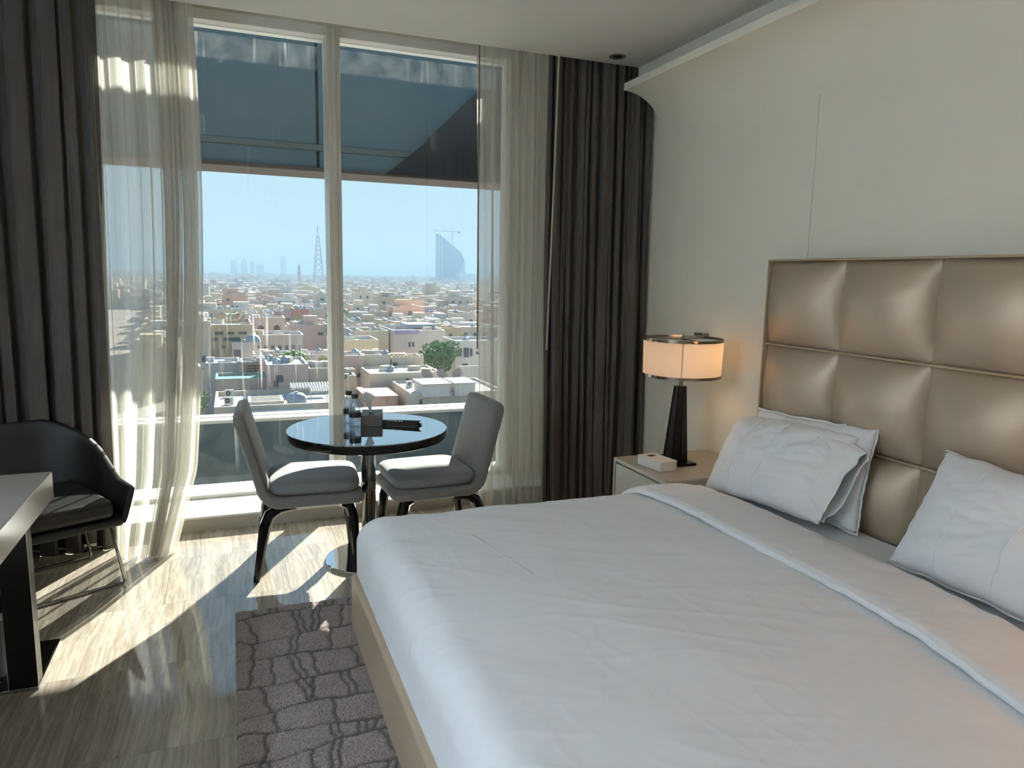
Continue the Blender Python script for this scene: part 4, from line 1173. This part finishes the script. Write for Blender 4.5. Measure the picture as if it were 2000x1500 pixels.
H['Kf'] = house('flat_roofed_house', 'low blue grey roof with a sunken court at the lower right', 18.0, 28.5, 77.5, 82.2, -14.0, 'salmon', ROOF_B, par=0.2)
roof_box(H['Kf'], 'court_rim', 24.4, 78.4, -14.2, 4.2, 2.8, 0.35, WM['cream']); roof_box(H['Kf'], 'court_floor', 24.4, 78.6, -14.1, 3.8, 2.4, 0.27, DARK)
H['N'] = house('white_house', 'white two storey house right of the big tree', 34.4, 43.0, 114.0, 122.0, -9.2, 'white', par=0.5, wins=((0.10, 2.0, 0.5, 1.3), (0.22, 2.0, 0.9, 1.6), (0.32, 2.0, 0.5, 1.3), (0.46, 2.1, 0.6, 0.5), (0.2, 4.0, 1.0, 0.3)))
fence = tag(empty('garden_wall', (34.5, 106.0, G)), 'pale garden wall with panels below the white house', 'wall')
for k in range(7):
    MB().box((-2 + k * 1.8, -0.1, 5.2), (-0.25 + k * 1.8, 0.1, 7.6)).build('panel', WM['white'], fence)
MB().box((-2.1, -0.2, 0), (11, 0.2, 5.2)).build('plinth', WM['lilac'], fence)
H['O'] = house('long_house', 'long mauve house with a purple roof band behind the tree', 27.6, 37.4, 130.5, 146.0, -8.7, 'lilac', par=0.9, wins=((0.30, 2.6, 0.35, 0.9), (0.37, 2.6, 0.35, 0.9), (0.75, 2.6, 0.35, 0.9), (0.82, 2.6, 0.35, 0.9)))
roof_box(H['O'], 'purple_band', 30.0, 130.4, -9.4, 4.6, 0.1, 0.8, PURPLE)
roof_box(H['O'], 'roof_slab', 34.6, 138.0, -8.8, 5.6, 6.0, 0.7, ROOF_B)
H['O2'] = house('flat_roofed_house', 'ochre house end right of the purple roof band', 39.3, 43.5, 140.6, 150.0, -9.0, 'ochre', par=0.4, wins=((0.5, 1.6, 0.7, 0.8),))
H['Q'] = house('flat_roofed_house', 'beige house with cream stair tower left of the purple band', 22.4, 27.4, 134.0, 142.0, -9.0, 'cream', par=0.5, wins=((0.3, 1.8, 0.7, 0.9),))
H['S'] = house('flat_roofed_house', 'cream house at the right edge behind the shaded sheer', 45.5, 54.0, 146.8, 158.0, -9.3, 'cream', par=0.5, wins=W2(4, 1.8, 0.7, 1.0))

clutter = [MB().box((-.5, -.3, 0), (.5, .3, 1.0)).mesh('clutter', ACM), MB().box((-.7, -.6, 0), (.7, .6, .9)).mesh('clutter', WM['beige']), MB().lathe([(0, 0), (.45, 0), (.5, .9), (0, 1.2)], 10).mesh('clutter', ROOF_B), MB().box((-.9, -.05, 0), (.9, .05, .7)).mesh('clutter', WM['white'])]
crn = random.Random(77)
for key, hh in H.items():
    if key in ('A', 'K', 'Kf', 'G2', 'B'): continue
    bb = [c for c in hh.children if c.name.startswith('body')][0].data.vertices
    ws_ = max(v.co.x for v in bb); ds_ = max(v.co.y for v in bb); hs_ = max(v.co.z for v in bb)
    for q in range(crn.randint(3, 6)):
        share(clutter[crn.randint(0, 3)], 'rooftop_clutter', hh, (crn.uniform(-.8, .8) * ws_, crn.uniform(.15, .85) * ds_, hs_ - .55), (0, 0, crn.uniform(-.4, .4)))
    if ws_ > 2.2 and key in ('C', 'D', 'P2', 'P3', 'J', 'R', 'tan1', 'E2', 'Q', 'bal'):
        for q in range(crn.randint(1, 3)):
            share(win_me, 'window', hh, (crn.uniform(-.75, .75) * ws_, 0, hs_ - crn.uniform(1.6, 2.8)), sc=(crn.uniform(.4, .9), 1, crn.uniform(.5, 1.0)))
# details on the nearest roofs
roof_box(H['A'], 'pit_rim', 3.1, 79.6, -12.5, 3.6, 4.6, 0.32, WM['cream']); roof_box(H['A'], 'pit_floor', 3.1, 79.9, -12.44, 3.0, 4.0, 0.28, DARK)
roof_box(H['A'], 'front_step', 3.6, 75.6, -13.0, 8.0, 0.7, 0.55, ROOF_W)
def awning(x, y, z, w, d, hgt, label):
    t = tag(empty('corrugated_awning', (x, y, z)), label, 'awning', 'roof awnings')
    n = 14
    for k in range(n):
        MB().tube([(-w / 2 + (k + 0.5) * w / n, 0, hgt), (-w / 2 + (k + 0.5) * w / n, d, hgt + 0.35)], w / n * 0.5, 6).build('corrugation', ROOF_W, t)
    for sx in (-0.48, 0.0, 0.48):
        for sy in (0.05, d - 0.05):
            MB().tube([(sx * w, sy, 0), (sx * w, sy, hgt)], 0.035, 6).build('post', STEEL, t)
    return t
awning(8.0, 83.2, -12.5, 4.4, 1.6, 1.0, 'farther white corrugated awning on the beige roof')
awning(9.3, 78.3, -12.5, 3.6, 1.6, 1.35, 'nearer white corrugated awning on thin posts on the beige roof')
tk = tag(empty('water_tank', (6.2, 79.6, -12.5)), 'pale blue rounded water tank under the roof awnings', 'tank')
MB().lathe([(0, 0), (1.0, 0), (1.05, 0.3), (0.98, 0.75), (0.7, 1.05), (0.2, 1.15), (0, 1.15)], 24).build('shell', ROOF_B, tk, smooth=True)
MB().lathe([(0, 1.15), (0.22, 1.15), (0.22, 1.25), (0, 1.25)], 16).build('lid', STEEL, tk)
MB().box((10.2, 77.0, -12.5), (11.6, 78.2, -11.6)).build('brown_crate', WM['salmon'])
tag(bpy.data.objects['brown_crate'], 'orange brown crate under the nearer roof awning', 'crate')
ac_unit(-0.6, 85.4, -12.5, R(8), 'upper left white air conditioner on the beige roof')
ac_unit(-0.6, 80.4, -12.5, R(-20), 'lower left white air conditioner on the beige roof')
ac_unit(12.9, 90.0, -11.7, R(5), 'white air conditioner just right of the mullion')
ac_unit(8.0, 87.5, -12.6, R(0), 'small air conditioner below the pink wall')
ac_unit(21.0, 90.0, -12.9, R(30), 'air conditioner beside the satellite dishes')
def dish(x, y, z, rz, tilt, label):
    t = tag(empty('satellite_dish', (x, y, z), rz), label, 'satellite dish', 'rooftop satellite dishes')
    MB().tube([(0, 0.1, 0), (0, 0.1, 1.3)], 0.05, 8).build('mast', STEEL, t)
    d = MB().lathe([(0, 0.0), (0.35, 0.03), (0.7, 0.14), (0.8, 0.20), (0.8, 0.23), (0.7, 0.17), (0.35, 0.06), (0, 0.03)], 28).build('reflector', DISH, t, smooth=True)
    d.matrix_local = Matrix.Translation((0, 0.1, 1.5)) @ Matrix.Rotation(tilt, 4, 'X')
    f = MB().tube([(0, 0.78, 0.18), (0, 0.0, 0.75)], 0.02, 6).build('feed_arm', STEEL, t)
    f.matrix_local = d.matrix_local
    return t
dish(23.3, 89.9, -12.9, R(20), R(52), 'leftmost of the three brown satellite dishes')
dish(25.2, 89.6, -12.9, R(25), R(52), 'middle of the three brown satellite dishes')
dish(27.5, 89.9, -12.9, R(-60), R(62), 'rightmost rusty satellite dish turned sideways')
for i_, (x, y) in enumerate(((-1.6, 122.0), (0.6, 120.5), (1.5, 119.0))):
    dish(x, y, -7.2, R(200 + 30 * i_), R(50), ('far left', 'middle', 'far right')[i_] + ' small dish on the ochre house roof')
for k, x in enumerate((5.2, 8.2)):
    a = MB(); pl = [(-0.55, 0), (0.55, 0)] + [(0.55 * math.cos(q / 8 * PI), 1.2 + 0.55 * math.sin(q / 8 * PI)) for q in range(9)]
    a.prism(pl, lambda p, q, d: (x - 6.55 + p, d, 9.3 + q), -0.12, 0.0)
    a.build('arched_window', DARK, H['I'])
dm = MB().lathe([(1.1, 0), (1.05, 0.3), (0.85, 0.75), (0.5, 1.0), (0, 1.1)], 20, (1.2, 1.0, 11.1)).build('dome', ROOF_B, H['lav'], smooth=True)
for k in range(9):
    roof_box(H['bal'], 'baluster', 9.9 + k * 0.55, 112.0, -10.8, 0.16, 0.16, 0.5, WM['white'])
cn = tag(empty('white_canopy', (-5.3, 101.0, G)), 'white arched fabric canopy at the far left of the view', 'canopy')
cnm = MB().grid(lambda u, v: (-1.6 + 3.2 * u, 3 * v, 8.6 + 0.9 * math.sin(PI * u)), 14, 4).build('fabric', ROOF_W, cn, smooth=True)
cnm.modifiers.new('thickness', 'SOLIDIFY').thickness = 0.05
for sx in (-1.55, 1.55):
    MB().tube([(sx, 0.05, 0), (sx, 0.05, 8.6)], 0.06, 6).build('post', STEEL, cn)

# trees
def tree(name, label, x, y, z0, zc, r, rz_, n, mat, seed, group='city trees', squash=0.75):
    rnd = random.Random(seed)
    t = tag(empty(name, (x, y, z0)), label, 'tree', group)
    mb = MB()
    cl = [(rnd.gauss(0, 0.36) * r, rnd.gauss(0, 0.36) * r, rnd.gauss(0, 0.32) * r * squash, rnd.uniform(0.34, 0.54) * r) for _ in range(17)]
    for k in range(n):
        c = rnd.choice(cl)
        d = Vector((rnd.gauss(0, 1), rnd.gauss(0, 1), rnd.gauss(0, 1))).normalized() * c[3] * rnd.uniform(0.75, 1.05)
        p = Vector((c[0], c[1], c[2] + zc - z0)) + d * 1.0
        a = Vector((rnd.gauss(0, 1), rnd.gauss(0, 1), rnd.gauss(0, 1))).normalized() * r * 0.075
        b = a.cross(Vector((rnd.gauss(0, 1), rnd.gauss(0, 1), rnd.gauss(0, 1)))).normalized() * r * 0.055
        mb.face([p - a, p - b, p + a, p + b])
    f = mb.build('foliage', mat, t); f['kind'] = 'stuff'
    MB().tube([(0, 0, 0), (0.1, 0, (zc - z0) * 0.5), (0, 0.1, zc - z0)], [0.09 * r, 0.07 * r, 0.03 * r], 8).build('trunk', BARK, t)
    return t
tree('street_tree', 'large round green tree between the houses in the right pane', 30.8, 112.0, G, -11.0, 3.2, 0, 4200, LEAF, 1)
tree('street_tree', 'yellow green bush at the right end of the left pane', 11.3, 99.5, G, -10.5, 1.3, 0, 1500, LEAF2, 2)
tree('street_tree', 'dark green tree at the lower left corner of the view', -4.6, 86.0, G, -13.0, 2.0, 0, 1500, LEAF, 3)
def palm(x, y, ztop, r, label, seed, n=26):
    rnd = random.Random(seed)
    t = tag(empty('palm_tree', (x, y, G)), label, 'palm', 'city palms')
    h = ztop - G
    MB().tube([(0, 0, 0), (0.2, 0, h * 0.5), (0, 0, h)], [0.28, 0.22, 0.2], 8).build('trunk', BARK, t)
    for k in range(n):
        a = 2 * PI * k / n * 3.3; up = rnd.uniform(-0.25, 0.9)
        pts = [(r * s_ * math.cos(a), r * s_ * math.sin(a), h + r * (up * s_ - 0.85 * s_ * s_)) for s_ in (0.02, 0.3, 0.6, 0.85, 1.05)]
        MB().tube(pts, [0.05 * r, 0.11 * r, 0.12 * r, 0.08 * r, 0.01], 4, flat=1.0).build('frond', LEAF, t)
    return t
palm(8.0, 104.0, -9.9, 1.9, 'feathery palm tree standing above the pink house', 3)
palm(24.5, 178.0, -7.0, 2.2, 'distant thin palm just right of the mullion', 9, 14)

# ---- the rest of the quarter, house by house
rnd = random.Random(11)
foot = []
taken = [(o.location.x, o.location.y) for o in H.values()]
pal = ['beige'] * 5 + ['cream'] * 5 + ['white'] * 3 + ['pink', 'mauve', 'ochre', 'lilac', 'grey', 'salmon', 'yellow', 'pink']
descr = {'beige': 'beige', 'cream': 'cream', 'white': 'white', 'pink': 'pink', 'mauve': 'mauve', 'ochre': 'ochre', 'lilac': 'pale lilac', 'grey': 'grey', 'salmon': 'salmon', 'yellow': 'yellowish'}
y = 124.0; nh = 0
while y < 470 and nh < 262:
    dep = rnd.uniform(7, 10.5) * (1 + (y - 120) / 1400)
    x = -0.075 * y - 6
    while x < 0.385 * y + 6 and nh < 262:
        w = rnd.uniform(5, 10.5) * (1 + (y - 120) / 1000)
        near = y < 160
        clash = any(abs(x + w / 2 - a) < w / 2 + 5 and abs(y - b) < 15 for a, b in taken)
        if not clash and rnd.random() > 0.06:
            hgt = rnd.choice((7.0, 8.0, 9.0, 9.5, 10.5)) + rnd.uniform(-.6, .6)
            if y > 200 and rnd.random() < 0.08: hgt += rnd.uniform(2, 5)
            if y < 150: hgt = min(hgt, 8.6)
            c = rnd.choice(pal)
            band = 'near middle' if y < 220 else ('middle' if y < 330 else 'hazy far')
            wins = []
            nw = max(2, int(w / 3))
            if y < 330:
                for k in range(nw):
                    if rnd.random() < 0.8: wins.append(((k + rnd.uniform(.35, .65)) / nw, rnd.uniform(1.7, 2.3), rnd.uniform(.6, 1.3), rnd.uniform(.7, 1.3)))
            roof_ = rnd.choice((ROOF_W, ROOF_W, ROOF_W, ROOF_B))
            pane = 'left pane' if (x + w / 2) / y < 0.125 else ('right pane' if (x + w / 2) / y < 0.34 else 'right edge')
            room_c = rnd.choice((c, c, 'white', 'cream')) if rnd.random() < 0.75 else None
            tank = rnd.random() < 0.5 and y < 330
            lab = f"{descr[c]} house at {band} distance, {pane}, {'white' if roof_ is ROOF_W else 'blue grey'} roof" + (f', {descr[room_c]} rooftop room' if room_c else ', bare roof') + (', water tank' if tank else '')
            hh = house('city_house', lab, x, x + w, y + rnd.uniform(-1, 1), y + dep, G + hgt, c, roof_, par=rnd.uniform(.3, .9), wins=wins, group=f'{descr[c]} houses at {band} distance', rz=R(rnd.uniform(-1.5, 1.5)))
            foot.append((x - 1, x + w + 1, y - 3, y + dep + 1))
            lw = w * rnd.uniform(.25, .5)
            if room_c:
                o = MB().box((-lw / 2, 0, 0), (lw / 2, dep * .4, rnd.uniform(1.4, 2.6))).build('rooftop_room', WM[room_c], hh)
                o.location = (rnd.uniform(-.22, .22) * w, dep * rnd.uniform(.1, .45), hgt - .3)
            if tank:
                o = MB().lathe([(0, 0), (.7, 0), (.75, .9), (.4, 1.2), (0, 1.25)], 10).build('water_tank', rnd.choice((ROOF_B, ACM)), hh, smooth=True)
                o.location = (rnd.uniform(-.4, .4) * w, dep * .6, hgt - .4)
            if y < 260:
                for q in range(rnd.randint(3, 7)):
                    o = share(clutter[q % 4], 'rooftop_clutter', hh, (rnd.uniform(-.42, .42) * w, dep * rnd.uniform(.1, .8), hgt - .5), (0, 0, rnd.uniform(0, 3)))
            nh += 1
        x += w + rnd.uniform(0.6, 3.5)
    y += dep + rnd.choice((1.5, 2.5, 6.0))
nt_ = 0
for k in range(900):
    yy = rnd.uniform(126, 330); xx = rnd.uniform(-0.06, 0.37) * yy
    if nt_ >= 26 or any(a - 2.2 < xx < b + 2.2 and c - 2.2 < yy < d_ + 2.2 for a, b, c, d_ in foot) or any(abs(xx - a) < 9 and abs(yy - b - 5) < 13 for a, b in taken): continue
    rr_ = rnd.uniform(1.3, 2.1)
    foot.append((xx - rr_, xx + rr_, yy - rr_, yy + rr_))
    tree('street_tree', f"small dark green tree between {'near' if yy < 190 else 'middle' if yy < 260 else 'far'} rows of houses, {'left pane' if xx / yy < 0.125 else 'right pane' if xx / yy < 0.31 else 'right edge'}", xx, yy, G, G + rnd.uniform(7.5, 10), rr_, 0, 320, LEAF, 50 + k, 'small trees among the houses')
    nt_ += 1

TYD, D_FAR = 1500.0, 2600.0
FAR_BLOCKS = ((0.0005, 0.0079, 0.0143, 'leftmost hazy tower block under construction on the horizon'),
              (0.0129, 0.0202, 0.0150, 'second hazy tower block of the far cluster with stepped top'),
              (0.0239, 0.0290, 0.0136, 'third hazy tower block of the far cluster'),
              (0.0313, 0.0407, 0.0100, 'broad low hazy block of the far cluster'),
              (0.0620, 0.0685, 0.0214, 'single slim hazy tower standing right of the far cluster'))
# ---- beyond that nobody could count them: one object
def far_city():
    rs = np.random.RandomState(5)
    V, F, MI = [], [], []
    mats = [WM['white'], WM['cream'], WM['beige'], WM['lilac'], WM['pink'], WM['grey'], ROOF_W, LEAF]
    def add(x, y, w, d, h, m):
        i = len(V)
        V.extend([(x, y, G), (x + w, y, G), (x + w, y + d, G), (x, y + d, G), (x, y, G + h), (x + w, y, G + h), (x + w, y + d, G + h), (x, y + d, G + h)])
        F.extend([(i, i + 1, i + 5, i + 4), (i + 1, i + 2, i + 6, i + 5), (i + 2, i + 3, i + 7, i + 6), (i + 3, i, i + 4, i + 7), (i + 4, i + 5, i + 6, i + 7)])
        MI.extend([m, m, m, m, 6 if m != 7 else 7])
    keep = [(445, TYD + 18, 45, 30), (440, TYD - 20, 62, 28), (444, TYD + 62, 70, 8), (99, 900, 12, 12), (85, 1000, 8, 8)]
    keep += [((a + b) / 2 * D_FAR, D_FAR + 12, (b - a) / 2 * D_FAR + 14, 30) for a, b, _z, _l in FAR_BLOCKS] + [(24, D_FAR + 60, 36, 8), (70, D_FAR + 60, 42, 8)]
    y = y_start
    while y < 4800:
        g_ = 1 + (y - 350) / 2000
        dep = 9 * g_
        x = -0.12 * y - 40
        while x < 0.45 * y + 40:
            w = rs.uniform(5, 12) * g_
            h = rs.uniform(6, 10.5) + (rs.uniform(2, 5) if rs.rand() < 0.08 else 0)
            if y > 1500: h *= rs.uniform(0.8, 1.5)
            yy = y + rs.uniform(-3, 3) * g_; dd = dep * rs.uniform(.65, .95)
            if not any(abs(x + w / 2 - a) < w / 2 + p and abs(yy + dd / 2 - b) < dd / 2 + q for a, b, p, q in keep):
                m_ = int(rs.choice([0, 0, 1, 1, 2, 2, 2, 3, 4, 5]))
                add(x, yy, w, dd, h, m_)
                if rs.rand() < 0.55:
                    add(x + w * rs.uniform(0, .5), yy + dd * .2, w * rs.uniform(.2, .45), dd * .4, h + rs.uniform(1.2, 2.6), m_)
            x += w * rs.uniform(1.03, 1.35)
        y += dep * rs.uniform(1.1, 1.6)
    me = bpy.data.meshes.new('far_city'); me.from_pydata(V, [], F)
    for m in mats: me.materials.append(m)
    me.polygons.foreach_set('material_index', MI); me.update()
    o = bpy.data.objects.new('distant_city', me); COL.objects.link(o)
    return tag(o, 'hazy sea of distant low city houses reaching to the horizon', 'city', kind='stuff')
y_start = y + 5
far_city()
# low ridge on the horizon
rg = MB().grid(lambda u, v: (-3500 + 9000 * u, 8200 + 600 * v, G + (1 - abs(2 * v - 1)) * (70 + 28 * noise.noise(Vector((u * 9, 0, 3))) + 22 * max(0, 1 - abs(u - 0.36) / 0.08) + 30 * max(0, 0.42 - u))), 120, 5)
tag(rg.build('horizon_ridge', GROUND, smooth=True), 'low hazy ridge along the horizon', 'hill')

# twisted glass tower with its crane
TOWER = pm('blue_tower_glass', (0.09, 0.20, 0.36), 0.35, var=0.1, vscale=0.02)
TOWER_L = pm('pale_tower_grid', (0.46, 0.56, 0.62), 0.6)
tw = tag(empty('glass_tower', (445, TYD, G)), 'tall blue tower with a slanted curved top on the skyline', 'tower')
def twb(u, v):
    a = 2 * PI * u; x = 31.5 * math.copysign(abs(math.cos(a)) ** 0.6, math.cos(a)); yv = 18 * math.copysign(abs(math.sin(a)) ** 0.6, math.sin(a))
    s = (x + 31.5) / 63
    top = 110 - 48 * s - 14 * max(0, s - 0.80) / 0.20
    return (x, yv + 18, v * (top + 0.0))
MB().grid(twb, 64, 14, wrap_u=True).build('glass_shaft', TOWER, tw, smooth=True)
MB().face
cap = MB(); ring = [twb(k / 64, 1.0) for k in range(64)]; cap.face(ring); cap.build('roof', TOWER_L, tw)
for k in range(9):
    x = -31 + k * 2.0
    if k in (0, 3): MB().box((x, -0.6, 0), (x + 1.6, 0.2, 106 - 6 * k * .05)).build('fin', TOWER_L, tw)
for k in range(7):
    x = 3 + k * 4.2
    MB().box((x, -0.6, 0), (x + 1.6, 0.3, 22 + 5.2 * k)).build('lattice_fin', TOWER_L, tw)
pod = tag(empty('tower_podium', (440, TYD - 30, G)), 'low pale podium block at the foot of the blue tower', 'building')
MB().box((-46, 0, 0), (0, 25, 17)).build('wing', WM['lilac'], pod); MB().box((8, -10, 0), (50, 22, 27)).build('block', TOWER_L, pod)
def crane(x, y, z, h, jib, cj, label, rz=0.0, s=1.0):
    t = tag(empty('tower_crane', (x, y, z), rz), label, 'crane', 'tower cranes on the skyline')
    MB().box((-0.9 * s, -0.9 * s, 0), (0.9 * s, 0.9 * s, h)).build('mast', STEEL, t)
    MB().box((-jib, -0.6 * s, h - 3 * s), (0, 0.6 * s, h - 1.6 * s)).build('jib', STEEL, t)
    MB().box((0, -0.6 * s, h - 3 * s), (cj, 0.6 * s, h - 1.6 * s)).build('counter_jib', STEEL, t)
    MB().box((cj - 4 * s, -1.2 * s, h - 6 * s), (cj, 1.2 * s, h - 2 * s)).build('counterweight', DARK, t)
    MB().tube([(-jib * .6, 0, h - 1.6 * s), (0, 0, h + 5 * s), (cj * .8, 0, h - 1.6 * s)], 0.35 * s, 4).build('tie_rod', STEEL, t)
    return t
crane(462, TYD + 62, G, 121, 41, 18, 'tower crane standing over the slanted top of the blue tower')
# lattice radio mast
ms = tag(empty('radio_mast', (99, 900, G)), 'slender lattice radio mast just left of the mullion', 'mast')
hm = 79.0
for sx, sy in ((-1, -1), (1, -1), (1, 1), (-1, 1)):
    MB().tube([(sx * 6.5, sy * 6.5, 0), (sx * 2.6, sy * 2.6, 50), (sx * 1.2, sy * 1.2, 66), (0, 0, hm)], [0.55, 0.45, 0.4, 0.3], 5).build('leg', STEEL, ms)
def mr(z): return 6.5 - 3.9 * z / 50 if z < 50 else max(0.3, 2.6 - 1.4 * (z - 50) / 16)
zs = [0, 11, 20, 28, 35, 41, 46, 51, 56, 61, 66]
for a, b in zip(zs, zs[1:]):
    for s in (-1, 1):
        MB().tube([(s * mr(a), -mr(a), a), (-s * mr(b), -mr(b), b)], 0.30, 4).build('brace', STEEL, ms)
        MB().tube([(s * mr(a), mr(a), a), (-s * mr(b), mr(b), b)], 0.30, 4).build('brace', STEEL, ms)
# far cluster of towers under construction
D = D_FAR
for i_, (a, b, zt, lab) in enumerate(FAR_BLOCKS):
    t = tag(empty('far_tower_block', ((a + b) / 2 * D, D, G)), lab, 'tower')
    w = (b - a) * D; h = 1.45 + zt * D - G
    MB().box((-w / 2, 0, 0), (w / 2, 25, h)).build('shaft', STEEL, t)
    MB().box((-w / 2 - 1, -6, 0), (w / 2 + 1, -0.5, h * 0.62)).build('lower_block', WM['grey'], t)
    if i_ == 1: MB().box((-w * .2, 4, h), (w * .25, 18, h + 5)).build('roof_core', WM['grey'], t)
crane(24, D + 60, G, 66, 24, 9, 'tower crane on the leftmost far tower block', s=.8); crane(70, D + 60, G, 64, 30, 20, 'tower crane between the far tower blocks', s=.8)
# minaret
mn = tag(empty('minaret', (85, 1000, G)), 'slim dark minaret tower in the middle distance of the left pane', 'tower')
MB().lathe([(0, 0), (2.2, 0), (2.0, 20), (2.8, 20.5), (2.8, 22), (1.8, 22), (1.6, 28), (0.8, 31), (0, 34)], 16).build('shaft', WM['brown'], mn)

# ------------------------------------------------------------------ haze over the city (real air, scattering sun and sky light)
hz, nt, N, L = newmat('city_haze')
N.remove(N['Principled BSDF'])
HAZE_D, HAZE_C = 0.00068, (0.37, 0.53, 0.66, 1)
vs = N.new('ShaderNodeVolumeScatter'); vs.inputs['Color'].default_value = HAZE_C; vs.inputs['Density'].default_value = HAZE_D; vs.inputs['Anisotropy'].default_value = 0.0
va = N.new('ShaderNodeVolumeAbsorption'); va.inputs['Color'].default_value = HAZE_C; va.inputs['Density'].default_value = HAZE_D
ads = N.new('ShaderNodeAddShader'); L.new(vs.outputs[0], ads.inputs[0]); L.new(va.outputs[0], ads.inputs[1])
L.new(ads.outputs[0], N['Material Output'].inputs['Volume'])
hb_ = MB().box((-6500, 60, G - 1), (6900, 11500, 70)).build('haze', hz)
tag(hb_, 'thin blue morning haze lying over the city', 'haze', kind='stuff')
